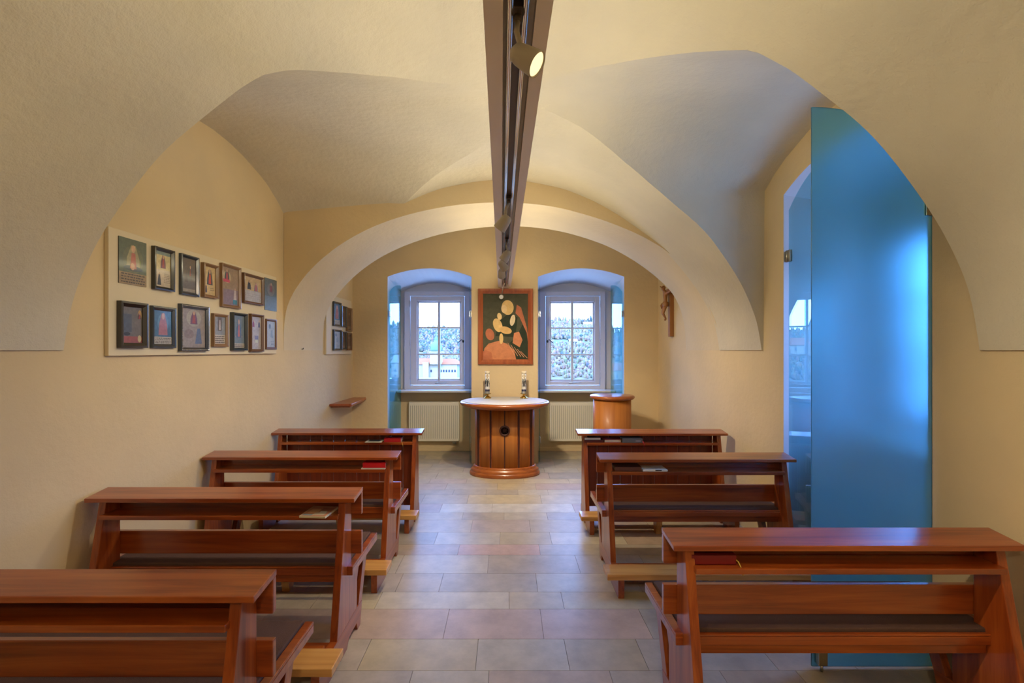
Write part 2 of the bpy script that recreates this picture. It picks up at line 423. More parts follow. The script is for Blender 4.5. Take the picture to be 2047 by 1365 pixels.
fr_ = [(TIP, 3.12), (.22, 3.194), (.54, 3.358), (.914, 3.60), (1.13, 3.69), (1.358, 3.748), (1.678, 3.798), (1.881, 3.844), (2.056, 3.885), (2.2, 3.89)]
def yn(x): return interp(nl, x) if x <= TIP else interp(nr, x)
def yf(x): return interp(fl, x) if x <= TIP else interp(fr_, x)
# insert the tip exactly
def pz(x):
    for a, b in zip(prof, prof[1:]):
        if a.x <= x <= b.x:
            k = (x - a.x) / max(b.x - a.x, 1e-9); return a.z + (b.z - a.z) * k
    return 0
xs = sorted(set([round(p.x, 5) for p in prof] + [TIP, -1.026]))
zmap = {round(p.x, 5): p.z for p in prof}
def bz(x): return zmap.get(round(x, 5), pz(x))
mb = MB()
mb.grid([[(x, y, EYE + bz(x)) for x in xs] for y in (-2.05, -1, 0)] + [[(x, yn(x) * t, EYE + bz(x)) for x in xs] for t in (.25, .5, .75, 1)])
xr_ = [x for x in xs if x >= -1.027]
mb.grid([[(x, yf(x) + (4.66 - yf(x)) * t, EYE + bz(x)) for x in xr_] for t in (0, .25, .5, .75, 1)])
# left lunette
G = [(x, yn(x), bz(x)) for x in xs if x <= TIP + 1e-6]
wl1 = [(0, 2.36), (.33, 2.39), (.634, 2.42), (.91, 2.46), (1.14, 2.50), (1.36, 2.56)]
wy1 = [(-1.2, 2.56), (-.966, 2.75), (-.749, 2.92), (-.484, 3.10), (-.147, 3.35), (TIP, 3.55)]
wz1 = [(-1.2, bz(-1.2)), (-.966, 1.48), (-.749, 1.57), (-.484, 1.63), (-.147, 1.667), (TIP, 1.68)]
Wp = [(interp(wl1, g[2]), g[2]) if g[0] < -1.2 else (interp(wy1, g[0]), interp(wz1, g[0])) for g in G]
far = [x for x in reversed(xs) if -1.027 <= x < TIP - 1e-6]
wf = [(-1.026, 4.2), (-.558, 3.95), (-.165, 3.75), (TIP, 3.55)]; wfz = [(-1.026, 1.575), (-.558, 1.638), (-.165, 1.67), (TIP, 1.68)]
for x in far:
    G.append((x, yf(x), bz(x))); Wp.append((interp(wf, x), interp(wfz, x)))
for i in range(1, 13):
    t = i / 12
    G.append((-1.026 + (-2.215 + 1.026) * t, 4.64, 1.459 + (1.338 - 1.459) * t + .012 * math.sin(math.pi * t)))
    Wp.append((interp([(0, 4.2), (.3, 4.31), (.65, 4.5), (1, 4.64)], t), interp([(0, 1.575), (.3, 1.539), (.65, 1.44), (1, 1.338)], t)))
def ruled(G, Wp, xw, bulge):
    rows = []
    for t in [i / 10 for i in range(11)]:
        rows.append([(g[0] + (xw(w[0]) - g[0]) * t, g[1] + (w[0] - g[1]) * t, EYE + g[2] + (w[1] - g[2]) * t + bulge * math.sin(math.pi * t) * min(1, max(0, (g[2] - 1.0) / .5))) for g, w in zip(G, Wp)])
    return rows
mb.grid(ruled(G, Wp, lambda y: XL(y) - .01, .02))
# right lunette
G = [(x, yn(x), bz(x)) for x in reversed(xs) if x >= TIP - 1e-6]
b1 = [(TIP, 2.98), (.232, 2.8), (.435, 2.6), (.604, 2.45), (.847, 2.25), (1.10, 2.12), (1.30, 2.11), (2.13, 2.10)]
b1z = [(TIP, 1.60), (.232, 1.59), (.435, 1.56), (.604, 1.52), (.847, 1.43), (1.10, bz(1.10))]
Wp = [(interp(b1, g[0]), interp(b1z, g[0]) if g[0] < 1.10 else g[2]) for g in G]
b2 = [(TIP, 2.98), (.22, 3.08), (.54, 3.28), (.914, 3.582), (1.13, 3.75), (1.25, 3.866), (2.13, 3.88)]
b2z = [(TIP, 1.60), (.22, 1.597), (.54, 1.564), (.914, 1.471), (1.13, 1.395), (1.25, 1.319), (1.40, bz(1.40))]
for x in [x for x in xs if x > TIP + 1e-6]:
    G.append((x, yf(x), bz(x))); Wp.append((interp(b2, x), interp(b2z, x) if x < 1.40 else bz(x)))
mb.grid(ruled(G, Wp, lambda y: XR + .01, .0))
# corbel undersides, alcove ceiling and the roof above
mb.poly([(XL(-2) - .05, -2.05, EYE), (XL(2.36) - .02, 2.36, EYE), (-2.248, 2.36, EYE), (-2.248, -2.05, EYE)])
mb.poly([(2.13, -2.05, EYE), (2.13, 2.10, EYE), (XR + .02, 2.10, EYE), (XR + .02, -2.05, EYE)])
mb.poly([(2.13, 3.88, EYE), (2.13, 4.64, EYE), (XR + .02, 4.64, EYE), (XR + .02, 3.88, EYE)])
mb.poly([(-2.3, Y_ARCH1, 3.5), (2.2, Y_ARCH1, 3.5), (2.2, Y_BACK, 3.5), (-2.3, Y_BACK, 3.5)])
mb.box(-3.0, 3.3, -2.5, 7.8, TOPZ, TOPZ + .2)
ceil = struct(mb.build('ceiling', M['vault']))

# ---- floor: limestone slabs in rows of 30, 25 and 20 cm
edges_y = [2.325, 2.579, 2.878, 3.081, 3.336, 3.638, 3.835, 4.09, 4.39, 4.59, 4.85, 5.15, 5.34]
joints = {2.325: [-.749, -.157, .316, .712], 2.579: [-.95, -.354, .206, .813], 2.878: [-.82, .015, .357, 1.0], 3.081: [-.74, -.452, .206, .9],
          3.336: [-.8, -.139, .531], 3.638: [-.9, -.386, .263, .85], 3.835: [-.602, -.057, .374, 1.0], 4.09: [-.85, -.319, .211, .8],
          4.39: [-.9, -.426, -.025, .39], 4.59: [-.667, -.148, .677], 4.85: [-.9, -.417, .368], 5.15: [-.60, -.23, .126, .465]}
rows_y = list(edges_y); y = 2.325; pat = [.20, .30, .252]; k = 0
while y > -2.1: y -= pat[k % 3]; k += 1; rows_y.insert(0, y)
y = 5.34; pat = [.25, .20, .30]; k = 0
while y < 7.5: y += pat[k % 3]; k += 1; rows_y.append(y)
tone = [(.47, .39, .27), (.44, .37, .27), (.45, .36, .28), (.50, .44, .34), (.40, .35, .29), (.46, .35, .27), (.49, .41, .27), (.42, .36, .28)]
mb = MB(); mb.box(-2.6, 3.2, -2.3, 7.7, -.12, -.006, col=(.16, .13, .10))
for y0, y1 in zip(rows_y, rows_y[1:]):
    key = min(joints, key=lambda q: abs(q - y0)); js = joints[key] if abs(key - y0) < .01 else None
    if js is None:
        js = []; x = -2.5 + R.random() * .5
        while x < 3.1: js.append(x); x += R.choice([.38, .45, .55, .6, .7])
    else:
        js = list(js); x = js[0]
        while x > -2.5: x -= R.choice([.4, .5, .6, .65]); js.insert(0, x)
        x = js[-1]
        while x < 3.1: x += R.choice([.4, .5, .6, .65]); js.append(x)
    for x0, x1 in zip(js, js[1:]):
        c = R.choice(tone); g = .93 + .14 * R.random()
        if abs(y0 - 4.59) < .01 and -.7 < x0 < .5: c = (.58, .54, .47); g = 1.0
        if abs(y0 - 3.638) < .01 and -.45 < x0 < 0: c = (.52, .36, .28); g = 1.0
        if abs(y0 - 2.578) < .02 and -.4 < x0 < .3: c = (.48, .36, .29); g = 1.0
        c = tuple(v * g for v in c)
        mb.box(x0 + .0012, x1 - .0012, y0 + .0012, y1 - .0012, -.006, 0.0, col=c)
struct(mb.build('floor', M['stone']))
# skirting boards
struct(MB().box(NL[0], NL[1], Y_WIN - .012, Y_WIN, 0, .06, .003).box(NR[0], NR[1], Y_WIN - .012, Y_WIN, 0, .06, .003).build('baseboard_back', M['wall']))

# ------------------------------------------------------------------ windows
def make_window(name, u0, u1, f, handle_side, glass0, glass1, sash):
    """f(u,w,z): w=0 at the wall face, negative towards the room."""
    root = struct(empty(name, (0, 0, 0)))
    z0, z1 = .985, 2.525
    mb = MB()
    def bx(a, b, c, d, e_, g, bev=.004):
        p = [f(x, w, z) for x in (a, b) for w in (c, d) for z in (e_, g)]
        lo = [min(q[i] for q in p) for i in range(3)]; hi = [max(q[i] for q in p) for i in range(3)]
        mb.box(lo[0], hi[0], lo[1], hi[1], lo[2], hi[2], bev)
    s0, s1 = sash; sz0, sz1 = 1.047, 2.458
    # casing
    bx(u0, s0, -.05, .06, z0, z1); bx(s1, u1, -.05, .06, z0, z1); bx(s0, s1, -.05, .06, z0, sz0); bx(s0, s1, -.05, .06, sz1, z1)
    c = mb.build('window_frame', M['lacquer'], root)
    mb = MB(); e_ = .006
    s0 += e_; s1 -= e_; sz0 += e_; sz1 -= e_
    g0, g1, gz0, gz1 = glass0[0], glass0[1], glass1[0], glass1[1]
    bx(s0, g0, -.03, .03, sz0, sz1); bx(g1, s1, -.03, .03, sz0, sz1); bx(g0, g1, -.03, .03, sz0, gz0); bx(g0, g1, -.03, .03, gz1, sz1)
    # inner bead
    for q in (0, 1):
        o_ = .012 + .014 * q
        w_ = -.012 + .018 * q
        bx(g0, g0 + o_, w_, .02, gz0, gz1, 0); bx(g1 - o_, g1, w_, .02, gz0, gz1, 0); bx(g0, g1, w_, .02, gz0, gz0 + o_, 0); bx(g0, g1, w_, .02, gz1 - o_, gz1, 0)
    um = (g0 + g1) / 2
    bx(um - .019, um + .019, -.022, .022, gz0, gz1)
    for k in (1, 2):
        zz = gz0 + (gz1 - gz0) * k / 3 - .002
        bx(g0, g1, -.018, .018, zz - .0125, zz + .0125, .002)
    sa = mb.build('sash', M['lacquer'], root)
    mb = MB(); bx(g0, g1, .000, .004, gz0, gz1, 0); mb.build('pane', M['pane'], root)
    # handles
    hu = (g1 + .035) if handle_side > 0 else (g0 - .035)
    mb = MB(); p = f(hu, -.05, 1.74); q = f(hu - handle_side * .02, -.06, 1.77); r_ = f(hu - handle_side * .09, -.065, 1.71)
    mb.ball(p, .016, .016, .022); mb.tube([p, q, r_], .007); mb.build('handle', M['dark_metal'], root)
    mb = MB(); zz = 1.085
    mb.tube([f(um - .06, -.045, zz), f(um - .02, -.05, zz + .006), f(um + .09, -.045, zz + .006), f(um + .14, -.045, zz + .003)], [.004, .010, .005, .003])
    mb.ball(f(um - .045, -.045, zz), .014, .01, .009); mb.build('vent_lever', M['steel'], root)
    mb = MB()
    hs = (s0 - .004) if handle_side > 0 else (s1 + .004)
    for zz in (1.2, 1.72, 2.33): mb.tube([f(hs, -.058, zz - .05), f(hs, -.058, zz + .05)], .007)
    mb.build('hinge', M['lacquer'], root)
    return root
fw = lambda u, w, z: (u, Y_WIN - .03 + w, z)
make_window('window_1', -1.61, -.535, fw, 1, (-1.418, -.722), (1.120, 2.376), (-1.522, -.664))
make_window('window_2', .49, 1.548, fw, -1, (.678, 1.388), (1.112, 2.370), (.610, 1.472))
fw3 = lambda u, w, z: (XR + .77 + w, u, z)
make_window('window_3', 2.50, 3.50, fw3, 1, (2.66, 3.34), (1.12, 2.376), (2.58, 3.42))
for i, (x0, x1) in enumerate((NL, NR)):
    mb = MB(); mb.box(x0 + .01, x1 - .01, 7.06, Y_WIN - .002, .955, .988, .008)
    s_ = mb.build('window_sill', M['sill'])
    tag(s_, ['white stone sill of the left window above its radiator', 'white stone sill of the window behind the lectern'][i], 'window sill', 'stone window sills')
mb = MB(); mb.box(XR + .42, XR + .798, RY0 + .01, RY1 - .01, .955, .988, .008)
tag(mb.build('window_sill', M['sill']), 'stone sill inside the right wall niche behind the frosted glass', 'window sill', 'stone window sills')

# ------------------------------------------------------------------ glass shutters
def shutter(name, mat, root_loc, rz, width, zh, zf, zmin=.015, thick=.008, direction=1):
    """pane from the hinge (local x=0) outwards; top rises from hinge height zh to free height zf"""
    root = empty(name, root_loc, rz)
    pts = [(0.012, zmin), (width, zmin), (width, zf)]
    for i in range(1, 9):
        t = i / 9; pts.append((width * (1 - t) + .012 * t, zf - (zf - zh) * t ** 2.2))
    pts.append((.012, zh))
    g = MB().prism(pts, lambda u, v, w: (u, w, v), -thick / 2, thick / 2).build('glass_pane', mat, root)
    for hz in (.33, 2.32 if zh > 2.5 else 2.116):
        mb = MB(); mb.box(.004, .045, -thick / 2 - .006, -thick / 2, hz - .045, hz + .045, .001)
        mb.box(.004, .045, thick / 2, thick / 2 + .006, hz - .045, hz + .045, .001)
        mb.tube([(0, -.012, hz - .045), (0, -.012, hz + .045)], .008)
        mb.box(-.03, 0.0, -.016, -.010, hz - .04, hz + .04, .001)
        mb.build('hinge', M['steel'], root)
    return root
def sh(loc, ang, w, zh, zf, mat, label, group=None):
    r_ = shutter('glass_shutter', mat, loc, ang, w, zh, zf)
    tag(r_, label, 'glass shutter', group); return r_
GS = 'clear glass shutters of the window niches'
sh((NL[0] + .022, 6.60, 0), math.radians(82.4), .445, 2.43, 2.575, M['shutter'], 'blue tinted clear glass shutter folded against the left side of the left window niche', GS)
sh((NL[1] - .022, 6.60, 0), math.radians(95), .445, 2.43, 2.575, M['shutter'], 'clear glass shutter seen edge-on between left window and painting', GS)
sh((NR[0] + .022, 6.60, 0), math.radians(85), .445, 2.43, 2.575, M['shutter'], 'clear glass shutter seen edge-on between painting and right window', GS)
sh((NR[1] - .022, 6.60, 0), math.radians(98.1), .445, 2.43, 2.575, M['shutter'], 'blue tinted clear glass shutter folded against the niche side above the lectern', GS)
# the pair at the right wall niche: one nearly closed, the frosted one swung out into the room
sh((XR + .02, RY1 - .03, 0), math.radians(270 - 9), .60, 2.67, 2.86, M['shutter'], 'clear glass shutter on right wall mirroring the far window', GS)
rb = sh((XR + .004, 2.338, 0), math.radians(180), .615, 2.55, 2.82, M['frosted'], 'tall frosted blue glass shutter standing out from the right wall')
# floor bolt of the frosted shutter
mb = MB(); mb.box(.555, .60, .004, .034, .035, .105, .003); mb.box(.555, .60, -.016, -.004, .035, .105, .003)
bolt = mb.build('floor_bolt', M['steel'], rb)
MB().tube([(.577, .020, .105), (.577, .020, .128)], .005).ball((.577, .020, .133), .009, .009, .009).build('knob', M['dark_metal'], bolt)
MB().tube([(.577, .020, .001), (.577, .020, .035)], .007).build('pin', M['steel'], bolt)

# ------------------------------------------------------------------ radiators
def radiator(x0, x1, label):
    root = empty('radiator', ((x0 + x1) / 2, Y_WIN - .06, .171)); w = (x1 - x0) / 2; h = .613
    mb = MB(); mb.box(-w, w, -.05, .03, 0, h, .012)
    n = 24
    for i in range(n + 1):
        x = -w + .03 + (2 * w - .06) * i / n
        mb.box(x - .0045, x + .0045, -.0525, -.045, .045, h - .05, .002, mi=1)
        if i < n: mb.box(x + .010, x + (2 * w - .06) / n - .010, -.056, -.045, .035, h - .04, .003)
    mb.build('panel', [M['white_metal'], M['grille']], root)
    mb = MB(); mb.box(-w + .005, w - .005, -.045, .025, h, h + .006, .001)
    mb.build('top_grille', M['white_metal'], root)
    mb = MB(); mb.tube([(w - .06, 0, 0), (w - .06, 0, -.03), (w - .06, .02, -.05), (w - .06, .055, -.05)], .009)
    mb.tube([(w - .10, 0, 0), (w - .10, 0, -.03), (w - .10, .02, -.05), (w - .10, .055, -.05)], .009); mb.ball((w - .075, -.01, -.03), .022, .014, .014)
    mb.build('valve', M['steel'], root)
    MB().box(-w + .1, -w + .13, .03, .056, .08, h - .08).build('wall_bracket', M['white_metal'], root); MB().box(w - .13, w - .1, .03, .056, .08, h - .08).build('wall_bracket', M['white_metal'], root)
    tag(root, label, 'radiator', 'panel radiators under the windows'); return root
radiator(-1.538, -.746, 'white ribbed panel radiator under the left window')
radiator(.675, 1.475, 'white ribbed panel radiator partly hidden by the lectern')

# ------------------------------------------------------------------ pews
def make_pew(side, desk=False, sf=.37):
    """side=-1 left block, +1 right block (aisle towards -side). local y=0 at the far top edge."""
    root = empty('kneeling_desk' if desk else 'church_pew', (0, 0, 0)); H = .71 if side < 0 else .7025
    b = .0035; ux = H - .055; ks = -side * .045
    q = lambda x: x
    mb = MB()
    mb.prism([(0.0, .818), (0.0, .840), (-.148, .8205), (-.148, .7985)], lambda u, v, w: (w, u, v), -H, H, bev=b)
    mb.build('book_rest', M['wood_x'], root)
    if desk:
        mb = MB()
        n = 11; wd = 2 * (ux - .038) / n
        for i in range(n):
            x0 = -(ux - .038) + wd * i
            mb.box(x0 + .0015, x0 + wd - .0015, -.024, -.008, .10, .815, .002)
        mb.build('plank_panel', M['plank'], root)
    else:
        MB().box(-H, H, -.0275, -.003, .697, .818, b).build('apron', M['wood_x'], root)
        MB().box(-H, H, -.0275, -.003, .480, .606, b).build('backrest', M['wood_x'], root)
    MB().box(-ux + .03, ux - .03, -.158, -.03, .711, .735, .003).build('book_shelf', M['wood_x'], root)
    if desk: upr = [(-.03, .818), (-.117, .803), (-.25, .10), (.0, .10)]
    else: upr = [(-.028, .818), (-.117, .803), (-.25, .10), (.065, .10), (.07, .29), (.12, .392), (-.028, .392)]
    for s in (-1, 1):
        x0, x1 = (s * ux, s * (ux - .038))
        MB().prism(upr, lambda u, v, w: (w, u, v), min(x0, x1), max(x0, x1), bev=.003).build('upright', M['wood_z'], root)
        if desk: run = [(-.47, 0), (-.25, 0), (-.243, .03), (-.207, .03), (-.2, 0), (.02, 0), (.02, .115), (-.2, .13), (-.47, .13)]
        else: run = [(-.47, 0), (-.25, 0), (-.243, .03), (-.207, .03), (-.2, 0), (-.1, 0), (-.07, .045), (.06, .045), (.075, 0), (.125, 0), (.158, .125), (.05, .135), (-.2, .13), (-.47, .13)]
        MB().prism(run, lambda u, v, w: (w, u, v), min(x0, x1) - .001, max(x0, x1) + .001, bev=.002).build('foot_runner', M['wood_y'], root)
        if not desk:
            MB().prism([(.085, .10), (.15, .10), (.272, .395), (.205, .395)], lambda u, v, w: (w, u, v), min(x0, x1) + .002, max(x0, x1) - .002, bev=.002).build('leg', M['wood_z'], root)
    if not desk:
        L_ = H - .025
        mb = MB(); mb.box(-L_, L_, -.10, sf, .394, .430, .003)
        mb.box(-L_, -L_ + .036, -.10, sf, .4305, .442, .003); mb.box(L_ - .036, L_, -.10, sf, .4305, .442, .003)
        mb.box(-L_ + .0365, L_ - .0365, -.10, -.082, .4305, .440, .003)
        mb.build('seat', M['wood_x'], root)
        MB().box(-L_ + .038, L_ - .038, -.078, sf - .008, .431, .452, .006, seg=3).build('seat_cushion', M['felt'], root)
        MB().box(-ux + .04, ux - .04, -.085, -.055, .352, .394, .003).build('seat_rail', M['wood_x'], root)
    mb = MB(); K0 = .68
    mb.box(-K0 + ks, K0 + ks, -.50, -.352, .13, .168, .004)
    mb.build('kneeler_board', M['pine'], root, label='lighter golden pine kneeler board')
    MB().box(-ux + .04, ux - .04, -.335, -.30, .10, .150, .003).build('kneeler_rail', M['wood_x'], root)
    MB().prism([(-.45, 0), (-.39, 0), (-.365, .13), (-.475, .13)], lambda u, v, w: (w, u, v), ks - .025, ks + .025, bev=.003).build('kneeler_leg', M['pine_z'], root, label='pale pine centre leg')
    MB().box(-ux + .0385, ux - .0385, -.31, -.24, .10, .125, .002).build('stretcher', M['wood_x'], root)
    return root
CL, CR = -1.51, 1.3675
pl = make_pew(-1); pr = make_pew(1); pr1 = make_pew(1, sf=.325)
pews = {}
lab = {('l', 1.62): 'varnished wooden pew at the lower left corner, closest to the camera on the left',
       ('l', 2.59): 'varnished wooden pew left of the aisle with a magazine on its shelf',
       ('l', 3.534): 'varnished wooden pew left of the aisle with a single thick red book on its shelf',
       ('r', 2.0): 'varnished wooden pew at the lower right in front of the frosted glass',
       ('r', 3.468): 'varnished wooden pew right of the aisle with a white booklet on its shelf'}
for (s, d), l in lab.items():
    src = pl if s == 'l' else (pr1 if d < 3 else pr)
    if 'label' not in src: o = src
    else: o = copy_tree(src)
    o.location = (CL if s == 'l' else CR, d, 0); tag(o, l, 'pew', 'varnished wooden pews')
    pews[(s, d)] = o
dl = make_pew(-1, True); dl.location = (CL, 4.53, 0)
tag(dl, 'foremost kneeling desk with plank front left of the altar', 'kneeler', 'kneeling desks before the altar')
dr = make_pew(1, True); dr.location = (CR, 4.50, 0)
tag(dr, 'foremost kneeling desk with plank front before the lectern', 'kneeler', 'kneeling desks before the altar')

# ------------------------------------------------------------------ books on the pew shelves
SH = .7355
def book(name, x0, x1, y0, y1, z, h, cover, label, cat='book', pages=(.75, .68, .48), spine_near=True, ribbon=None, rz=0, soft=False, group='books on the pew shelves'):
    cx, cy = (x0 + x1) / 2, (y0 + y1) / 2
    root = empty(name, (cx, cy, z), rz); w, d = (x1 - x0) / 2, (y1 - y0) / 2
    t = .0028 if not soft else .0008
    mb = MB(); mb.box(-w, w, -d, d, 0, t, .0008, col=cover); mb.box(-w, w, -d, d, h - t, h, .0008, col=cover)
    if spine_near: mb.box(-w, w, -d, -d + t, 0, h, .0008, col=cover)
    else: mb.box(-w, w, d - t, d, 0, h, .0008, col=cover)
    mb.build('cover', M['paper'], root)
    e_ = .004 if not soft else .0008
    MB().box(-w + e_, w - e_, -d + (t if spine_near else e_), d - (e_ if spine_near else t), t, h - t, 0, col=pages).build('pages', M['paper'], root)
    if ribbon:
        rx, rc = ribbon
        pts = [(rx, -d + .01, h * .5), (rx + .004, -d - .012, h * .45), (rx + .012, -d - .022, -.005), (rx + .018, -d - .024, -.03)]
        mb = MB(); mb.tube(pts, [.0022, .0026, .0026, .004], seg=6, col=rc); mb.build('ribbon', M['paper'], root)
    tag(root, label, cat, group); return root
RED = (.42, .010, .015); GOLD = (.55, .33, .06)
# left block
book('hymn_book', -1.155, -.995, 4.375, 4.485, SH, .034, RED, 'thick red hymn book with gold ribbon on the foremost left desk', ribbon=(.085, GOLD))
o = book('booklet', -1.33, -1.175, 4.36, 4.47, SH, .006, (.70, .66, .54), 'thin booklet with dark cover picture beside the red book on the foremost left desk', 'booklet', soft=True)
MB().box(-.055, .055, -.038, .045, .0061, .0068, col=(.04, .05, .06)).build('cover_picture', M['paper'], o)
book('hymn_book', -1.048, -.882, 3.385, 3.495, SH + .0085, .036, (.55, .008, .015), 'bright red hymn book on a thin booklet in the left pew')
book('booklet', -1.058, -.885, 3.378, 3.49, SH, .0082, (.62, .55, .52), 'thin pale booklet lying beneath the bright red hymn book', 'booklet', soft=True)
o = book('magazine', -1.065, -.925, 2.395, 2.55, SH, .010, (.60, .52, .36), 'colourful paperback magazine sticking out of the left pew shelf', 'magazine', soft=True, rz=math.radians(-5))
mb = MB(); mb.box(-.066, .066, -.072, .072, .0101, .0104, col=(.50, .22, .13))
for (x0, x1, y0, y1, c) in [(-.05, 0, -.03, .03, (.62, .36, .20)), (-.01, .05, -.06, -.02, (.55, .45, .33)), (.0, .06, .0, .05, (.30, .12, .08)), (-.06, -.01, -.068, -.045, (.22, .25, .28)), (.01, .045, -.02, .0, (.6, .6, .55))]:
    mb.box(x0, x1, y0, y1, .0104, .0107, col=c)
mb.build('cover_picture', M['paper'], o)
# right block
book('hymn_book', .728, .905, 4.355, 4.47, SH, .022, (.09, .015, .012), 'dark red hymn book lying under a cream edged book on the foremost right desk', spine_near=True)
book('hymn_book', .728, .883, 4.36, 4.46, SH + .0225, .024, (.10, .02, .015), 'cream edged book stacked on a dark red one at the desk shelf end', spine_near=False)
book('hymn_book', .915, 1.075, 4.36, 4.47, SH, .028, (.30, .02, .015), 'red covered book with cream page edges beside the grey book', spine_near=False)
o = book('hymn_book', 1.08, 1.268, 4.345, 4.46, SH, .040, (.13, .13, .14), 'thick grey book with red ribbon on the foremost right desk', ribbon=(.09, (.45, .01, .02)))
MB().box(.03, .078, -.0584, -.0574, .014, .021, col=(.45, .45, .45)).build('spine_label', M['paper'], o)
book('hymn_book', .775, .965, 3.33, 3.44, SH, .030, (.13, .045, .025), 'brown hymn book beside the white booklet in the right pew')
o = book('booklet', .972, 1.145, 3.315, 3.44, SH, .014, (.80, .78, .70), 'white folded booklet with a dark photo in the right pew', 'booklet', soft=True, spine_near=False)
MB().prism([(-.088, .004), (.088, .004), (.088, .013), (-.088, .013)], lambda u, v, w: (u, w, v), -.0632, -.0626, col=(.80, .78, .70)).build('photo', M['paper'], o)
MB().box(.0, .045, -.0640, -.0634, .005, .012, col=(.03, .02, .02)).build('photo', M['paper'], o)
o = book('hymn_book', .745, .925, 1.875, 1.985, SH, .040, (.20, .008, .010), 'dark red gilt edged hymn book with yellow ribbon in the lower right pew', pages=(.60, .42, .12), ribbon=(.088, (.55, .36, .05)))

# ------------------------------------------------------------------ altar
ax, ay = -.026, 6.05
alt = empty('altar', (ax, ay, 0))
mb = MB()
mb.lathe([(.30, 0), (.450, 0.0), (.456, .012), (.456, .034), (.448, .046), (.436, .050), (.438, .058), (.440, .072), (.430, .086), (.414, .092), (.410, .10), (.408, .115), (.396, .125), (.30, .125)], seg=64, sy=.62)
mb.build('base_moulding', M['altar_x'], alt)
mb = MB()
mb.lathe([(.385, .12), (.385, .895)], seg=64, sy=.62); mb.build('body', M['altar_z'], alt)
for i, deg in enumerate((-90 - 59, -90 - 27, -90, -90 + 27, -90 + 59)):
    a = math.radians(deg); x = .385 * math.cos(a); yy = .385 * .62 * math.sin(a)
    nrm = Vector((math.cos(a) / .385, math.sin(a) / (.385 * .62), 0)).normalized(); ang = math.atan2(nrm.y, nrm.x)
    wd = [.022, .012, .007, .012, .022][i]
    mt = Matrix.Translation((x, yy, 0)) @ Matrix.Rotation(ang, 4, 'Z')
    mb = MB()
    mb.box(-.01, .006, -wd, wd, .125, .868, .002, mat=mt, mi=0)
    if i != 2:
        mb.box(-.01, .0075, -wd - .0045, -wd - .0005, .125, .868, .001, mat=mt, mi=1); mb.box(-.01, .0075, wd + .0005, wd + .0045, .125, .868, .001, mat=mt, mi=1)
    mb.build('batten', [M['altar_dark'], M['altar_x']], alt, label='dark upright batten')
fy = -.385 * .62
mt = Matrix.Translation((0, fy - .004, .595)) @ Matrix.Rotation(math.radians(90), 4, 'X')
mb = MB(); mb.lathe([(.045, 0), (.045, .008), (.049, .014), (.057, .016), (.065, .012), (.067, .004), (.067, 0)], seg=40, mat=mt, mi=0)
mb.lathe([(0.0, .006), (.045, .006)], seg=40, mat=mt, mi=1)
for a in range(8):
    an = math.radians(45 * a); mb.box(.006, .040, -.0025, .0025, .006, .0095, mat=mt @ Matrix.Rotation(an, 4, 'Z'), mi=0)
mb.build('medallion', [M['altar_dark'], M['black']], alt, label='dark carved round medallion')
mb = MB()
mb.lathe([(.36, .868), (.44, .868), (.50, .872), (.528, .880), (.535, .888), (.545, .892), (.566, .898), (.578, .910), (.580, .925), (.574, .938), (.560, .944), (.30, .944)], seg=72, sy=.88)
mb.build('table_top', M['altar_x'], alt)
cl = MB(); cl.lathe([(0, .9455), (.545, .9455), (.552, .9475), (.545, .950), (0, .950)], seg=72, sy=.88)
tag(alt, 'round wooden altar with dark battens and medallion under the painting', 'altar')
o = cl.build('altar_cloth', M['cloth']); o.location = (ax, ay, 0)
tag(o, 'white oval cloth lying on the altar top', 'altar cloth')

# candlesticks and candles
for i, (cx, lab1, lab2) in enumerate(((-.262, 'low brass candlestick at the left of the altar top', 'white decorated candle on the left candlestick'),
                                       (.232, 'low brass candlestick at the right of the altar top', 'white decorated candle on the right candlestick'))):
    cy = 6.30; z0 = .950
    mb = MB(); mb.lathe([(0, 0), (.052, 0), (.054, .006), (.048, .014), (.034, .024), (.022, .032), (.014, .040), (.013, .046), (.020, .052), (.044, .058), (.050, .064), (.050, .067), (.030, .064), (0, .064)], seg=32)
    o = mb.build('candlestick', M['brass']); o.location = (cx, cy, z0); tag(o, lab1, 'candlestick', 'brass candlesticks on the altar')
    c = empty('candle', (cx, cy, z0 + .0645))
    r0 = .031
    MB().lathe([(0, 0), (r0, 0), (r0, .262), (r0 - .004, .264), (0, .264)], seg=32).build('candle_body', M['wax'], c)
    MB().lathe([(r0 - .001, .264), (r0 + .001, .264), (r0 + .001, .305), (r0 - .001, .305)], seg=32).build('glass_sleeve', M['wax_top'], c)
    MB().lathe([(r0, .030), (r0 + .001, .030), (r0 + .001, .058), (r0, .058)], seg=32).build('navy_band', M['navy'], c)
    def onc(a, z, e_=.0012): return ((r0 + e_) * math.sin(a), -(r0 + e_) * math.cos(a), z)
    mb = MB()
    for a0, a1, top in ((-.85, -.05, .205), (.05, .85, .205)):
        s = -1 if a0 < 0 else 1
        pts = [onc(s * .85, .095), onc(s * .95, .13), onc(s * .80, .175), onc(s * .45, top), onc(s * .15, .185), onc(s * .08, .14), onc(s * .06, .095)]
        mb.tube(pts, .0042, seg=8)
        pts = [onc(s * .62, .10), onc(s * .66, .14), onc(s * .5, .178), onc(s * .28, .16), onc(s * .22, .10)]
        mb.tube(pts, .0028, seg=8)
    mb.build('black_relief', M['black'], c)
    mb = MB(); mb.tube([onc(0, .195), onc(0, .262)], .0038, seg=6); mb.tube([onc(-.7, .250), onc(-.6, .232), onc(0, .222), onc(.6, .232), onc(.7, .250)], .0034, seg=6)
    mb.tube([onc(-.35, .245), onc(.35, .245)], .003, seg=6); mb.build('gold_cross', M['brass'], c)
    tag(c, lab2, 'candle', 'candles on the altar')

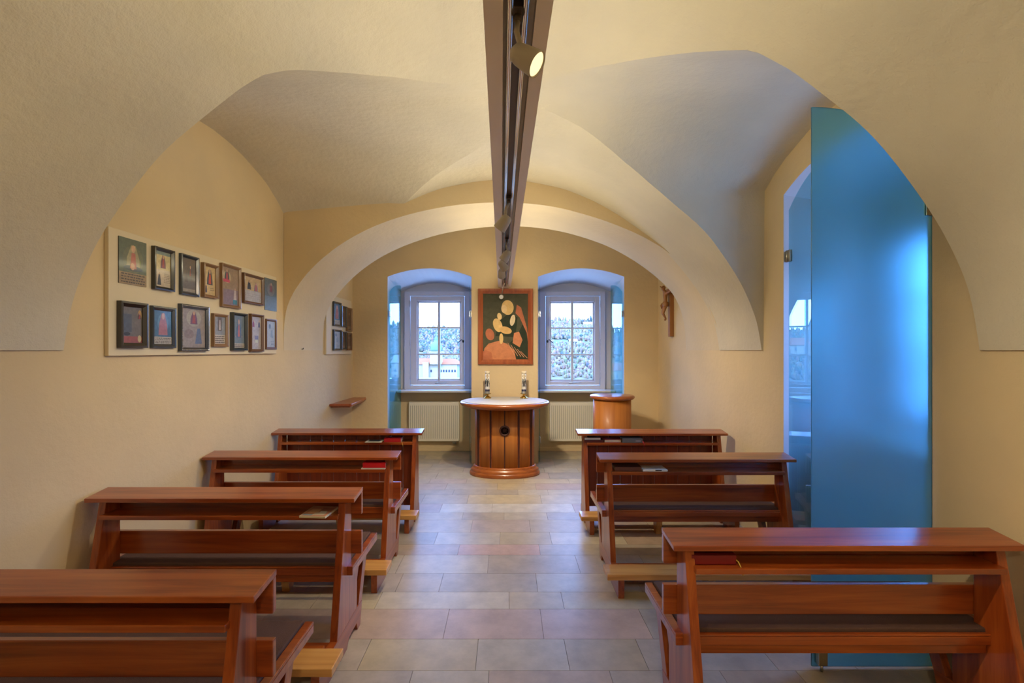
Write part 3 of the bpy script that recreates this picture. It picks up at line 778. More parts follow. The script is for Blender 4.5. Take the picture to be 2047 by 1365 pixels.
# ------------------------------------------------------------------ lectern
lx, ly = 1.335, 5.90
lec = empty('lectern', (lx, ly, 0))
MB().lathe([(.235, 0), (.235, .985)], seg=48).build('body', M['altar_z'], lec)
mb = MB(); mb.lathe([(.20, .985), (.252, .985), (.268, .992), (.277, 1.004), (.278, 1.016), (.272, 1.028), (.258, 1.034), (0, 1.034)], seg=48); mb.build('top', M['altar_x'], lec)
mb = MB(); mb.lathe([(.2, 0), (.26, 0), (.262, .05), (.245, .075), (.236, .08)], seg=48); mb.build('base_moulding', M['altar_x'], lec)
tag(lec, 'round wooden lectern with rounded top before the right window', 'lectern')

# ------------------------------------------------------------------ credence shelf in the left corner
mb = MB()
f = lambda u, v, w: (u, v, w)
mb.prism([(XL(5.75) + .003, 5.75), (-1.93, 5.77), (-1.925, 5.79), (-1.965, 6.50), (-1.99, 6.578), (XL(6.578) + .003, 6.578)], f, .905, .935, bev=.006)
mb.prism([(XL(5.79) + .003, 5.79), (-1.955, 5.81), (-1.985, 6.49), (-2.01, 6.578), (XL(6.578) + .003, 6.578)], f, .885, .905, bev=.006)
tag(mb.build('wall_shelf', M['frame_wood']), 'small dark wooden shelf in the far left wall corner', 'shelf')

# ------------------------------------------------------------------ painting over the altar (plain stand-in composition)
def ell(mb, f, cu, cv, ru, rv, w, col, rot=0, n=20):
    pts = []
    for i in range(n):
        a = 2 * math.pi * i / n; x = ru * math.cos(a); y_ = rv * math.sin(a)
        pts.append(f(cu + x * math.cos(rot) - y_ * math.sin(rot), cv + x * math.sin(rot) + y_ * math.cos(rot), w))
    mb.poly(pts, col=col)
pa = empty('painting', (-.0175, Y_BACK, 1.403)); pw, ph = .384, 1.063
ff = lambda u, v, w: (u, -w, v)
mb = MB()
def frame_bars(mb, f, hw, h, fwid, depth, prof2=True, mi=0, bev=.004, base=.0):
    """four mitred bars around a picture"""
    def bar(a, b, c, d):   # outer a->b, inner d->c
        v0 = [f(*a, base), f(*b, base), f(*c, base), f(*d, base)]; v1 = [f(*a, depth * .94), f(*b, depth * .94), f(*c, depth * .55), f(*d, depth * .55)]
        mid = [((a[0] * .6 + d[0] * .4), (a[1] * .6 + d[1] * .4)), ((b[0] * .6 + c[0] * .4), (b[1] * .6 + c[1] * .4))]
        m1 = [f(*mid[0], depth), f(*mid[1], depth)]
        mb.poly([v0[0], v0[1], v1[1], v1[0]], mi); mb.poly([v1[0], v1[1], m1[1], m1[0]], mi); mb.poly([m1[0], m1[1], v1[2], v1[3]], mi); mb.poly([v1[3], v1[2], v0[2], v0[3]], mi)
        mb.poly([v0[3], v0[2], v0[1], v0[0]], mi)
    o1, o2, o3, o4 = (-hw, 0), (hw, 0), (hw, h), (-hw, h)
    i1, i2, i3, i4 = (-hw + fwid, fwid), (hw - fwid, fwid), (hw - fwid, h - fwid), (-hw + fwid, h - fwid)
    bar(o1, o2, i2, i1); bar(o2, o3, i3, i2); bar(o3, o4, i4, i3); bar(o4, o1, i1, i4)
frame_bars(mb, ff, pw, ph, .068, .05)
mb.build('picture_frame', M['frame_wood'], pa, weld=True, recalc=True)
mb = MB(); W_ = pw - .066
mb.box(-W_, W_, -.014, -.001, .066, ph - .066, col=(.085, .085, .055))
SAL = (.46, .16, .085); SAL2 = (.55, .22, .11); CRM = (.70, .48, .20); DGR = (.035, .045, .03)
def pp(pts, col, w): mb.poly([ff(u, v, w) for u, v in pts], col=col)
pp([(-.318, .068), (.15, .068), (.12, .20), (.02, .29), (-.10, .33), (-.24, .29), (-.30, .22)], SAL2, .0145)
pp([(-.318, .068), (-.18, .068), (-.20, .17), (-.28, .20), (-.318, .18)], SAL, .015)
pp([(.15, .068), (.318, .068), (.318, .42), (.24, .56), (.16, .40), (.06, .30), (.12, .20)], DGR, .0147)
pp([(.14, .72), (.20, .66), (.30, .44), (.318, .30), (.318, .40), (.30, .52), (.22, .80), (.16, .84)], SAL, .0152)
pp([(.10, .30), (.20, .24), (.24, .34), (.19, .46), (.12, .44)], SAL2, .0154)
pp([(-.14, .40), (.14, .38), (.17, .66), (.05, .72), (-.10, .60)], DGR, .0149)
ell(mb, ff, -.11, .55, .062, .10, .0156, CRM, .35); ell(mb, ff, -.085, .675, .032, .05, .0158, (.76, .56, .27), .2)
ell(mb, ff, .00, .48, .09, .05, .0160, (.66, .42, .17), -.25); ell(mb, ff, .03, .80, .085, .105, .0157, CRM, .1)
ell(mb, ff, -.02, .78, .04, .06, .0159, (.78, .58, .30), .1); ell(mb, ff, .10, .62, .035, .08, .0161, (.74, .60, .38), -.2)
ell(mb, ff, -.06, .36, .028, .075, .0162, CRM, 0); ell(mb, ff, -.22, .42, .06, .085, .0163, SAL, .3)
for k in range(5):
    u = .03 + .045 * k; mb.poly([ff(u, .30 - .03 * k, .0165), ff(u + .004, .305 - .03 * k, .0165), ff(u + .10, .13 - .01 * k, .0165), ff(u + .094, .125 - .01 * k, .0165)], col=(.60, .30, .18))
mb.build('canvas', M['canvas'], pa)
tag(pa, 'large framed painting in salmon, cream and dark green above the altar', 'painting')

# ------------------------------------------------------------------ votive boards on the left wall
ROT = -math.atan(.0182)
def wall_root(name, y, z, off):
    o = empty(name, (XL(y) + off, y, z), math.pi / 2 + ROT); return o
# local frame: +x = world +y (away from the camera), -y = world +x (into the room)
fw_ = lambda u, v, w: (u, -w, v)
BT = .026
def vboard(y0, y1, z0, z1, label):
    o = wall_root('display_board', y0, z0, .001)
    L_ = (y1 - y0); b = MB().box(0, L_, -BT, 0, 0, z1 - z0, .003).build('display_board', M['board'])
    b.location = o.location; b.rotation_euler = o.rotation_euler; bpy.data.objects.remove(o)
    tag(b, label, 'display board', 'boards holding the votive pictures'); return b
vboard(2.602, 4.43, 1.568, 2.294, 'long pale board of votive pictures on the near left wall')
vboard(5.60, 6.46, 1.55, 2.28, 'short pale board with six pictures left of the left window')
def proj_y(pxx, off): return (2.30 - off) / ((1013 - pxx) / 930 + .0182)
def votive(outer, front, right, ytl, ybl, frame, style, label, fwid=.022, group='framed votive pictures on the long board'):
    y0 = proj_y(outer, BT + .001); t = max(.004, 1.25 * (-(1013 - front) * y0 / 930 - (XL(y0) + BT + .001)))
    y1 = proj_y(right, BT + t); z1 = EYE + (700 - ytl) * y0 / 930; z0 = EYE + (700 - ybl) * y0 / 930
    return votive_at(y0, y1, z0, z1, min(t, .06), frame, style, label, fwid, group)
def votive_at(y0, y1, z0, z1, t, frame, style, label, fwid, group):
    o = wall_root('votive_picture', (y0 + y1) / 2, z0, BT + .0015)
    hw, h = (y1 - y0) / 2, z1 - z0
    if frame:
        mb = MB(); frame_bars(mb, fw_, hw, h, fwid, t)
        fr_o = mb.build('picture_frame', M[frame], o, weld=True, recalc=True); iw, iz0, iz1, wb = hw - fwid + .001, fwid - .001, h - fwid + .001, t * .35
        if style == 'beads':
            mb = MB()
            n = 24
            for i in range(n):
                for zz in (fwid * .35, h - fwid * .35): mb.ball((-hw + .01 + (2 * hw - .02) * i / (n - 1), -t, zz), .0042, .003, .0042, 1)
            n = 30
            for i in range(n):
                for xx in (-hw + fwid * .35, hw - fwid * .35): mb.ball((xx, -t, .012 + (h - .024) * i / (n - 1)), .0042, .003, .0042, 1)
            mb.build('bead_trim', M['bead'], fr_o)
    else: iw, iz0, iz1, wb = hw, 0, h, t
    mb = MB(); W2, H2 = iw, iz1 - iz0
    S = lambda u, v, w=0: fw_(u * W2, iz0 + v * H2, wb + .0003 + w)
    def Q(u0, u1, v0, v1, c, w=.0003): mb.poly([S(u0, v0, w), S(u1, v0, w), S(u1, v1, w), S(u0, v1, w)], col=c)
    def E(cu, cv, ru, rv, c, w=.0006): ell(mb, lambda u, v, w_: S(u, v, w_), cu, cv, ru, rv, w, c)
    def P(pts, c, w=.0009): mb.poly([S(u, v, w) for u, v in pts], col=c)
    def lines(v0, v1, n, u0=-.85, u1=.85, c=(.06, .04, .03)):
        for i in range(n):
            v = v0 + (v1 - v0) * (i + .5) / n; u = u0
            while u < u1 - .05:
                w_ = R.uniform(.06, .2); Q(u, min(u + w_, u1), v - .25 * (v1 - v0) / n, v + .2 * (v1 - v0) / n, c, .0012); u += w_ + R.uniform(.03, .07)
    def cloak(cu, cv, s, robe, mant, sk=(.55, .33, .2), hh=1.0):
        P([(cu - .34 * s, cv - .17 * s * hh), (cu + .34 * s, cv - .17 * s * hh), (cu + .30 * s, cv), (cu + .12 * s, cv + .19 * s * hh), (cu - .10 * s, cv + .19 * s * hh), (cu - .30 * s, cv)], mant)
        P([(cu - .16 * s, cv - .15 * s * hh), (cu + .16 * s, cv - .15 * s * hh), (cu + .10 * s, cv + .08 * s * hh), (cu - .08 * s, cv + .08 * s * hh)], robe, .0012)
        E(cu, cv + .14 * s * hh, .10 * s, .055 * s * hh, sk, .0015)
    mb.box(-W2, W2, -wb, 0 if frame else 0, iz0, iz1, col=(.05, .04, .03))
    if style == 'plate_green':
        Q(-1, 1, 0, 1, (.075, .10, .065)); E(0, .55, .75, .30, (.11, .12, .07), .0005); cloak(.0, .58, 1.5, (.42, .10, .07), (.30, .26, .14)); E(.35, .50, .22, .10, (.16, .20, .03), .0008)
        E(0, .36, .7, .06, (.03, .05, .07), .001); E(-.05, .40, .15, .08, (.5, .25, .15), .0016); Q(-1, 1, 0, .26, (.30, .20, .10), .0005); lines(.02, .25, 4)
    elif style == 'half':
        Q(-1, 1, 0, .48, (.52, .42, .30)); Q(-1, 1, .48, 1, (.55, .45, .23)); Q(-1, 1, .90, 1, (.16, .22, .22), .0005); cloak(0, .70, 1.0, (.35, .04, .04), (.13, .04, .08))
        P([(-.75, .05), (-.25, .05), (-.4, .35), (-.6, .35)], (.03, .03, .05)); E(-.5, .37, .08, .035, (.4, .25, .15), .0012); lines(.12, .40, 6, .1, .9, (.25, .2, .15))
    elif style == 'dim':
        Q(-1, 1, 0, 1, (.10, .07, .055)); Q(-1, 1, 0, .45, (.12, .10, .10), .0005); cloak(.15, .62, .9, (.25, .07, .05), (.06, .07, .08)); P([(-.6, .3), (-.2, .3), (-.3, .6), (-.5, .6)], (.07, .05, .05)); Q(-.9, .9, .03, .11, (.30, .26, .22), .0006)
    elif style == 'gold':
        Q(-1, 1, 0, 1, (.55, .40, .20)); cloak(0, .62, 1.5, (.5, .06, .03), (.04, .05, .08)); P([(-.8, .08), (-.5, .08), (-.55, .32), (-.72, .32)], (.04, .04, .08)); lines(.15, .28, 2, .1, .8, (.2, .17, .1))
    elif style == 'tall':
        Q(-1, 1, 0, 1, (.28, .19, .12)); Q(-1, 1, 0, .42, (.22, .15, .18), .0005); E(-.45, .74, .5, .16, (.45, .35, .2), .0006); cloak(-.45, .78, .9, (.4, .05, .07), (.04, .05, .07)); Q(-.9, -.1, .60, .68, (.5, .05, .10), .0013)
        P([(.35, .06), (.8, .06), (.68, .42), (.48, .42)], (.50, .42, .42)); Q(.3, .85, .04, .16, (.05, .20, .28), .0014); E(.58, .45, .08, .03, (.5, .3, .2), .0014)
    elif style == 'wide':
        Q(-1, 1, 0, 1, (.50, .36, .18)); Q(-1, 1, 0, .45, (.42, .40, .40), .0005); cloak(-.45, .66, .6, (.03, .03, .05), (.03, .04, .06), hh=1.7); cloak(.35, .62, .65, (.4, .1, .1), (.22, .16, .22), hh=1.5); lines(.1, .36, 3, -.9, .9, (.36, .33, .34))
    elif style == 'plate_blue':
        Q(-1, 1, 0, 1, (.10, .12, .11)); E(0, .66, .6, .2, (.17, .16, .14), .0005); cloak(0, .72, .8, (.25, .05, .06), (.16, .10, .10)); Q(-1, 1, 0, .45, (.13, .17, .19), .0005)
    elif style == 'room':
        Q(-1, 1, 0, 1, (.15, .13, .11)); Q(-1, 1, 0, .18, (.30, .08, .06), .0005); Q(-.9, -.1, .3, .8, (.08, .09, .10), .0006); E(.75, .80, .2, .13, (.5, .3, .08), .0006); cloak(.7, .76, .5, (.35, .05, .03), (.03, .03, .03)); E(.72, .12, .2, .1, (.5, .4, .2), .0012); E(-.6, .25, .35, .05, (.03, .03, .03), .0013)
    elif style == 'blue':
        Q(-1, 1, .22, 1, (.05, .12, .19)); Q(-1, 1, 0, .22, (.45, .40, .30)); E(0, .62, .6, .30, (.10, .20, .28), .0005); cloak(0, .58, 1.5, (.35, .12, .10), (.35, .13, .11), hh=1.2); lines(.02, .2, 4)
    elif style == 'beads':
        Q(-1, 1, 0, 1, (.27, .23, .21)); E(0, .76, .62, .22, (.36, .33, .28), .0005); cloak(0, .76, .9, (.35, .07, .07), (.15, .07, .12)); P([(.1, .1), (.7, .1), (.55, .5), (.3, .5)], (.10, .14, .24)); E(-.4, .35, .4, .12, (.22, .17, .16), .0007)
    elif style == 'text':
        Q(-1, 1, .33, 1, (.24, .26, .28)); Q(-1, 1, 0, .33, (.50, .44, .36)); Q(-.35, .35, .48, .98, (.12, .09, .07), .0005); P([(-.1, .52), (.15, .52), (.1, .88), (-.05, .88)], (.6, .5, .42)); lines(.02, .31, 4)
    elif style == 'deep':
        Q(-1, 1, .14, 1, (.14, .18, .20)); Q(-1, 1, 0, .14, (.45, .38, .28)); cloak(0, .58, 1.3, (.40, .12, .10), (.06, .12, .20), hh=1.2); E(0, .35, .6, .05, (.3, .2, .18), .0007); lines(.02, .12, 2)
    elif style == 'two':
        Q(-1, 1, 0, 1, (.38, .33, .29)); E(-.55, .78, .35, .12, (.5, .42, .3), .0005); cloak(-.55, .78, .6, (.3, .04, .08), (.2, .03, .08)); E(.55, .78, .35, .12, (.5, .42, .3), .0005); cloak(.55, .78, .6, (.1, .1, .15), (.10, .10, .16)); Q(-.3, .4, .2, .42, (.18, .15, .22), .0006); Q(-.25, .35, .2, .3, (.5, .5, .35), .0009)
    elif style == 'pale':
        Q(-1, 1, 0, 1, (.35, .38, .40)); E(-.3, .8, .25, .1, (.12, .16, .2), .0005); P([(-.2, .4), (.5, .35), (.3, .7), (-.1, .6)], (.22, .28, .34)); lines(.08, .25, 3, 0, .8, (.15, .18, .22))
    elif style == 'brown':
        Q(-1, 1, 0, 1, (.12, .07, .04)); cloak(0, .6, 1.2, (.16, .07, .04), (.07, .05, .05)); Q(-.8, .8, .04, .18, (.22, .16, .1), .0006)
    mb.build('picture_panel', M['paint'], o)
    tag(o, label, 'picture', group); return o
GA = 'framed votive pictures on the long board'
votive(236, 236.6, 292.3, 470.8, 564.7, None, 'plate_green', 'unframed dark green painted plate at the upper left of the long board')
votive(302, 309, 350.8, 490.8, 577, 'flame_grey', 'half', 'black framed picture of a cloaked figure above a kneeling one, second in the upper row')
votive(357.4, 362.5, 399, 505.6, 588, 'frame_blue', 'dim', 'dim bluish picture in a black frame, third in the upper row of the long board')
votive(401, 407.6, 438.5, 523.8, 592.9, 'frame_pale', 'gold', 'small brown framed golden picture in the upper row of the long board')
votive(438.6, 443.8, 482.9, 524.8, 612.4, 'frame_pale', 'tall', 'tallest brown framed picture in the upper row with pink and white robes')
votive(483, 488, 528.2, 544.3, 604.8, 'frame_brown', 'wide', 'wide brown framed picture with two small figures over a pale field')
votive(528.5, 529.2, 553.0, 554.3, 619, None, 'plate_blue', 'shiny blue unframed plate at the right end of the upper row')
votive(233, 241.5, 297.4, 600.4, 695, 'flame_grey', 'room', 'large black framed picture at the lower left of the long board', fwid=.03)
votive(298.7, 304.6, 352.8, 610.2, 695.5, 'frame_blue', 'blue', 'black framed blue picture with praying figure and text strip, second in the lower row', fwid=.026)
votive(355, 361.6, 419, 606.3, 702, 'frame_blue', 'beads', 'large picture with a beaded black and silver frame in the lower row', fwid=.026)
votive(421.4, 427, 457.7, 625.8, 692.7, 'frame_pale', 'text', 'small brown framed picture with four lines of text in the lower row')
votive(459.3, 466, 496.3, 623.8, 700.4, 'frame_blue', 'deep', 'deep blue black box framed picture with blue robed figure in the lower row')
votive(496.6, 502, 528.6, 626.6, 703, 'frame_brown', 'two', 'narrow brown framed picture with two small seated figures at its top')
votive(530, 532.5, 553.6, 636.7, 698.4, 'frame_brown', 'pale', 'small brown framed pale blue picture at the right end of the lower row')
GB = 'small pictures on the short board'
for (y0, y1, z0, z1, fr, st, l) in [(5.78, 6.03, 1.905, 2.21, 'frame_blue', 'blue', 'black framed blue picture, upper row of the short board'),
                                    (6.045, 6.225, 1.905, 2.18, 'flame_grey', 'brown', 'dark picture between the blue one and the orange brown one, upper row of short board'),
                                    (6.235, 6.43, 1.855, 2.175, 'frame_pale', 'brown', 'orange brown framed picture nearest the corner, upper row of short board'),
                                    (5.78, 6.03, 1.60, 1.86, 'frame_blue', 'pale', 'black framed pale blue picture, lower row of the short board'),
                                    (6.045, 6.215, 1.605, 1.845, 'flame_grey', 'brown', 'middle dark brown picture, lower row of the short board'),
                                    (6.235, 6.42, 1.60, 1.835, 'frame_brown', 'brown', 'dull brown picture nearest the corner, lower row of the short board')]:
    votive_at(y0, y1, z0, z1, .028, fr, st, l, .022, GB)
# small hook in the left wall
yk = 2.3 / ((1013 - 603) / 930 + .0182)
mb = MB(); mb.tube([(XL(yk) - .01, yk, 1.613), (XL(yk) + .018, yk, 1.613), (XL(yk) + .020, yk, 1.625)], .005)
tag(mb.build('wall_hook', M['dark_metal']), 'tiny metal hook in the left wall right of the long board', 'hook')

# ------------------------------------------------------------------ crucifix on the right wall
cr = empty('crucifix', (XR, 5.99, 1.775))
# local: x into the wall is +, figure faces -x
mb = MB(); mb.box(-.055, -.001, -.034, .034, 0, .76, .004); mb.build('cross_post', M['carved'], cr)
MB().box(-.050, -.002, -.25, .25, .56, .622, .004).build('cross_beam', M['carved'], cr)
def skin_mesh(name, verts, edges, radii, mat, parent, root=0, sub=2):
    me = bpy.data.meshes.new(name); me.from_pydata(verts, edges, []); me.update()
    o = bpy.data.objects.new(name, me); COL.objects.link(o); o.parent = parent
    md = o.modifiers.new('skin', 'SKIN'); md.use_smooth_shade = True
    for i, r in enumerate(radii): me.skin_vertices[0].data[i].radius = (r, r) if not isinstance(r, tuple) else r
    me.skin_vertices[0].data[root].use_root = True
    s = o.modifiers.new('sub', 'SUBSURF'); s.levels = sub; s.render_levels = sub
    me.materials.append(mat); return o
V = [(-.098, 0, .42), (-.100, 0, .48), (-.105, 0, .545), (-.112, -.002, .585), (-.135, -.004, .615), (-.145, -.006, .64),   # pelvis..head
     (-.095, -.055, .555), (-.075, -.13, .575), (-.058, -.20, .598), (-.055, -.225, .605),
     (-.095, .055, .555), (-.075, .13, .575), (-.058, .20, .598), (-.055, .225, .605),
     (-.115, -.025, .36), (-.135, -.012, .30), (-.095, -.008, .225), (-.115, -.008, .205),
     (-.115, .025, .36), (-.135, .014, .30), (-.092, .006, .235), (-.112, .006, .215)]
E_ = [(0, 1), (1, 2), (2, 3), (3, 4), (4, 5), (2, 6), (6, 7), (7, 8), (8, 9), (2, 10), (10, 11), (11, 12), (12, 13), (0, 14), (14, 15), (15, 16), (16, 17), (0, 18), (18, 19), (19, 20), (20, 21)]
Rr = [.030, .025, .034, .014, .026, .022, .018, .012, .009, .009, .018, .012, .009, .009, .021, .017, .010, .009, .021, .017, .010, .009]
body = skin_mesh('figure', V, E_, Rr, M['carved'], cr)
mb = MB()
for k in range(14):
    a = 2 * math.pi * k / 14; c = Vector((-.138 + .027 * math.cos(a), -.005 + .027 * math.sin(a), .640 + .006 * math.sin(3 * a)))
    mb.ball(c, .009, .009, .008, 1)
mb.ball((-.125, -.004, .628), .026, .029, .030, 2); mb.build('hair_and_crown', M['carved'], body)
mb = MB(); mb.lathe([(.034, .385), (.038, .40), (.037, .43), (.032, .448)], seg=20, cx=-.100, sy=1.15)
mb.tube([(-.13, .02, .43), (-.145, .032, .40), (-.135, .036, .36)], [.012, .014, .006]); mb.build('loincloth', M['carved'], body)
tag(cr, 'carved wooden crucifix on the right wall beyond the arch', 'crucifix')

# ------------------------------------------------------------------ light beam with track spots
def bxc(y): return .042 - .0115 * y
BZ = 2.47
bm_root = empty('light_beam', (0, 0, BZ))
def beam_strip(x0, x1, z0, z1, mi=0, y0=-1.99, y1=6.42):
    p = []
    for y in (y0, y1):
        c = bxc(y); p.append([(c + x0, y, z0), (c + x1, y, z0), (c + x1, y, z1), (c + x0, y, z1)])
    vs = [[mb.bm.verts.new(q) for q in r] for r in p]; fs = []
    for i in range(4): fs.append(mb.bm.faces.new((vs[0][i], vs[0][(i + 1) % 4], vs[1][(i + 1) % 4], vs[1][i])))
    fs.append(mb.bm.faces.new(vs[0][::-1])); fs.append(mb.bm.faces.new(vs[1])); mb._fin(fs, mi, None, False)
mb = MB()
beam_strip(-.088, -.038, 0, .010); beam_strip(.046, .088, 0, .010)
beam_strip(-.088, -.080, .010, .075); beam_strip(.080, .088, .010, .075)
beam_strip(-.080, .080, .040, .048)
beam_strip(-.044, -.038, .010, .040); beam_strip(.046, .052, .010, .040)
mb.build('housing', M['beam'], bm_root, recalc=True)
mb = MB()
for xo in (-.019, .021): mb.tube([(bxc(y_) + xo, y_, .007) for y_ in (-1.99, 2.2, 6.42)], .0085, seg=16)
beam_strip(-.023, -.015, .008, .040); beam_strip(.017, .025, .008, .040)
mb.build('track', M['track'], bm_root)
mb = MB(); beam_strip(-.0119, .0139, .020, .0395); mb.build('track_slot', M['track_dark'], bm_root, recalc=True)
mb = MB(); beam_strip(-.055, -.035, .050, .066); beam_strip(.035, .055, .050, .066); mb.build('uplight_tube', M['tube'], bm_root, recalc=True)
mb = MB(); c = bxc(6.42)
mb.box(c - .06, c + .06, 6.42, Y_BACK - .001, .0, .07, .004); mb.build('wall_bracket', M['beam'], bm_root)
tag(bm_root, 'long grey light beam running under the vault along the room', 'light beam')
y = -1.6
while y < 6.4:
    L_ = 1.5 if y + 1.5 < 6.4 else 6.3 - y
    for sx in (-1, 1):
        area_light('uplight', (bxc(y + L_ / 2) + sx * .075, y + L_ / 2, .09), (sx * .88, 0, .5), L_, .05, UP_ENERGY * L_, UP_COL, bm_root)
    y += 1.55
def spot(mount_y, head, aim, lit_mat, label, energy, hs=1.0, angle=70):
    mx = bxc(mount_y); root = empty('track_spotlight', (mx, mount_y, BZ + .004))
    h = Vector(head) - root.location; d = Vector(aim).normalized()
    mb = MB(); mb.box(-.011, .013, -.03, .03, -.004, .016, .002); mb.tube([(0, 0, -.004), (0, 0, -.02)], .011); mb.build('track_adapter', M['track_dark'], root)
    back = h - d * .012 * hs
    top = back + Vector((0, 0, .030 * hs)) - d * .004
    mb = MB(); mb.tube([(0, 0, -.02), tuple(Vector((0, 0, -.02)).lerp(top, .5) + Vector((-.006, 0, .004))), tuple(top), tuple(back)], .0085 * hs); mb.build('stem', M['spot'], root)
    q = d.to_track_quat('Z', 'Y').to_matrix().to_4x4(); mt = Matrix.Translation(h) @ q
    s = hs
    mb = MB(); mb.lathe([(0, -.045 * s), (.016 * s, -.043 * s), (.026 * s, -.034 * s), (.031 * s, -.018 * s), (.034 * s, .01 * s), (.0375 * s, .045 * s), (.0375 * s, .048 * s), (.034 * s, .048 * s), (.033 * s, .040 * s)], seg=32, mat=mt)
    hd = mb.build('head', M['spot'], root)
    mb = MB(); mb.lathe([(0, .040 * s), (.018 * s, .040 * s)], seg=24, mat=mt, mi=0); mb.lathe([(.018 * s, .040 * s), (.028 * s, .0405 * s), (.0335 * s, .0435 * s)], seg=24, mat=mt, mi=1)
    mb.build('lens', [lit_mat, M['lens_ring'] if lit_mat == M['lens_lit'] else M['lens']], hd)
    ld = bpy.data.lights.new('spot_beam', 'SPOT'); ld.energy = energy * 2.2; ld.color = SPOT_COL; ld.spot_size = math.radians(angle); ld.spot_blend = .8; ld.shadow_soft_size = .03
    lo = bpy.data.objects.new('spot_beam', ld); COL.objects.link(lo); lo.parent = root
    lo.location = h + d * .055 * s; lo.rotation_euler = (-d).to_track_quat('Z', 'Y').to_euler()
    tag(root, label, 'spotlight', 'track spotlights on the light beam'); return root
spot(1.21, (.046, 1.20, 2.355), (.75, -.25, -.60), M['lens_lit'], 'lit track spotlight nearest the camera aimed down to the right', 42, hs=.88, angle=110)
spot(2.70, (-.016, 2.70, 2.342), (-.55, .30, -.70), M['lens_lit'], 'track spotlight turned left under the beam, second from the camera', 23, angle=115)
spot(3.69, (-.004, 3.70, 2.352), (-.50, .10, -.75), M['lens_lit'], 'third track spotlight from the camera, tilted left', 22, angle=115)
spot(4.15, (-.036, 4.13, 2.352), (.55, .35, -.70), M['lens_lit'], 'upper one of the two track spotlights close together', 44, angle=115)
spot(4.52, (-.050, 4.50, 2.348), (.02, .78, -.66), M['lens_lit'], 'lower one of the two track spotlights close together', 66, angle=105)
spot(-.60, (-.02, -.62, 2.362), (.10, .62, -.78), M['lens_lit'], 'added fill spotlight on the beam behind the camera pointing down the aisle', 26, angle=110)  # extra lamp out of view, added to light the near end of the room
spot(5.90, (-.070, 6.36, 2.335), (-.15, -.9, -.30), M['lens'], 'last small white spotlight hanging at the altar end of the beam', 0, hs=.8)

# window portals help the renderer find the daylight
for (loc, d, sx, sy) in (((-1.07, Y_WIN + .02, 1.75), (0, -1, 0), .9, 1.5), ((1.03, Y_WIN + .02, 1.75), (0, -1, 0), .9, 1.5), ((XR + .82, 3.0, 1.75), (-1, 0, 0), .80, 1.5)):
    p = area_light('daylight_portal', loc, d, sx, sy, 1, (1, 1, 1)); p.data.cycles.is_portal = True

# ------------------------------------------------------------------ outside: valley, hill, church, town
GZ = -14.0
mb = MB(); mb.box(-900, 900, 60, 225, GZ - .5, GZ, col=(.16, .18, .16))
mb.box(60, 900, -600, 60, GZ - .5, GZ, col=(.16, .18, .16))
struct(mb.build('ground', M['hill']))
def ridge(x):
    b = 16.5 + 7.5 * (1 / (1 + math.exp(-(x - 5) / 16))) + 1.5 * math.sin(x * .021 + 1) + .8 * math.sin(x * .07)
    return b + max(0, (-x - 150) * .03)
def hz(x, y):
    t = min(1, max(0, (y - 225) / 195)); s = t ** .8
    return GZ + (ridge(x) - GZ) * s + 1.2 * math.sin(x * .05 + y * .04)
mb = MB()
NX = 130
for j in range(14):
    pass
cols = [(.30, .22, .20), (.27, .24, .20), (.22, .24, .22), (.34, .27, .21)]
rowsv = []
ys = [224 + (430 - 224) * j / 16 for j in range(17)] + [520]
vv = [[mb.bm.verts.new((-700 + 1400 * i / NX, y_, hz(-700 + 1400 * i / NX, min(y_, 425)) if y_ < 500 else 0)) for i in range(NX + 1)] for y_ in ys]
fs = []
for a, b in zip(vv, vv[1:]):
    for i in range(NX):
        f_ = mb.bm.faces.new((a[i], a[i + 1], b[i + 1], b[i])); mb._fin([f_], 0, R.choice(cols), True)
struct(mb.build('hillside', M['hill']))
# woodland: bare crowns and dark conifers, nobody could count them
ico = bmesh.new(); bmesh.ops.create_icosphere(ico, subdivisions=1, radius=1); iv = [v.co.copy() for v in ico.verts]; iF = [[v.index for v in f.verts] for f in ico.faces]; ico.free()
verts = []; faces = []; fcol = []
def crown(x, y, z, rx, rz, c):
    b = len(verts)
    for v in iv:
        k = 1 + R.uniform(-.28, .28); verts.append((x + v.x * rx * k, y + v.y * rx * k, z + v.z * rz * k))
    for f_ in iF: faces.append([b + i for i in f_]); fcol.append(tuple(q * R.uniform(.8, 1.2) for q in c))
bare = [(.34, .26, .22), (.38, .29, .24), (.31, .26, .24), (.36, .31, .22), (.28, .28, .20)]
dark = [(.12, .15, .17), (.14, .18, .19), (.16, .21, .16)]
for k in range(14000):
    x = R.uniform(-110, 125) if k % 3 else R.uniform(-260, 260); t = R.random(); y_ = 232 + 190 * t; z = hz(x, y_)
    if any(abs(x - hx) < 13 and -4 < y_ - hy < 20 for hx, hy in ((-97, 325), (-66, 280), (43, 300), (70, 395), (-84, 330))): continue
    conif = (x < -20 and R.random() < .45 and t > .3) or R.random() < .08
    c = R.choice(dark if conif else bare); r_ = R.uniform(.55, 1.35) * (.8 + .5 * t)
    crown(x, y_, z + r_ * 1.2, r_, r_ * R.uniform(1.3, 2.3), c)
for k in range(700):
    x = R.uniform(-260, 260); y_ = R.uniform(415, 424); z = hz(x, y_); r_ = R.uniform(.7, 2.0); crown(x, y_, z + r_ * 1.8, r_ * .6, r_ * R.uniform(1.4, 2.6), R.choice(bare + dark[:1]))
me = bpy.data.meshes.new('woodland'); me.from_pydata(verts, [], faces)
ca = me.color_attributes.new('Col', 'FLOAT_COLOR', 'CORNER'); flat = []
for f_, c in zip(faces, fcol): flat += [c[0], c[1], c[2], 1.0] * len(f_)
ca.data.foreach_set('color', flat); me.materials.append(M['hill'])
wd_ = bpy.data.objects.new('woodland', me); COL.objects.link(wd_)
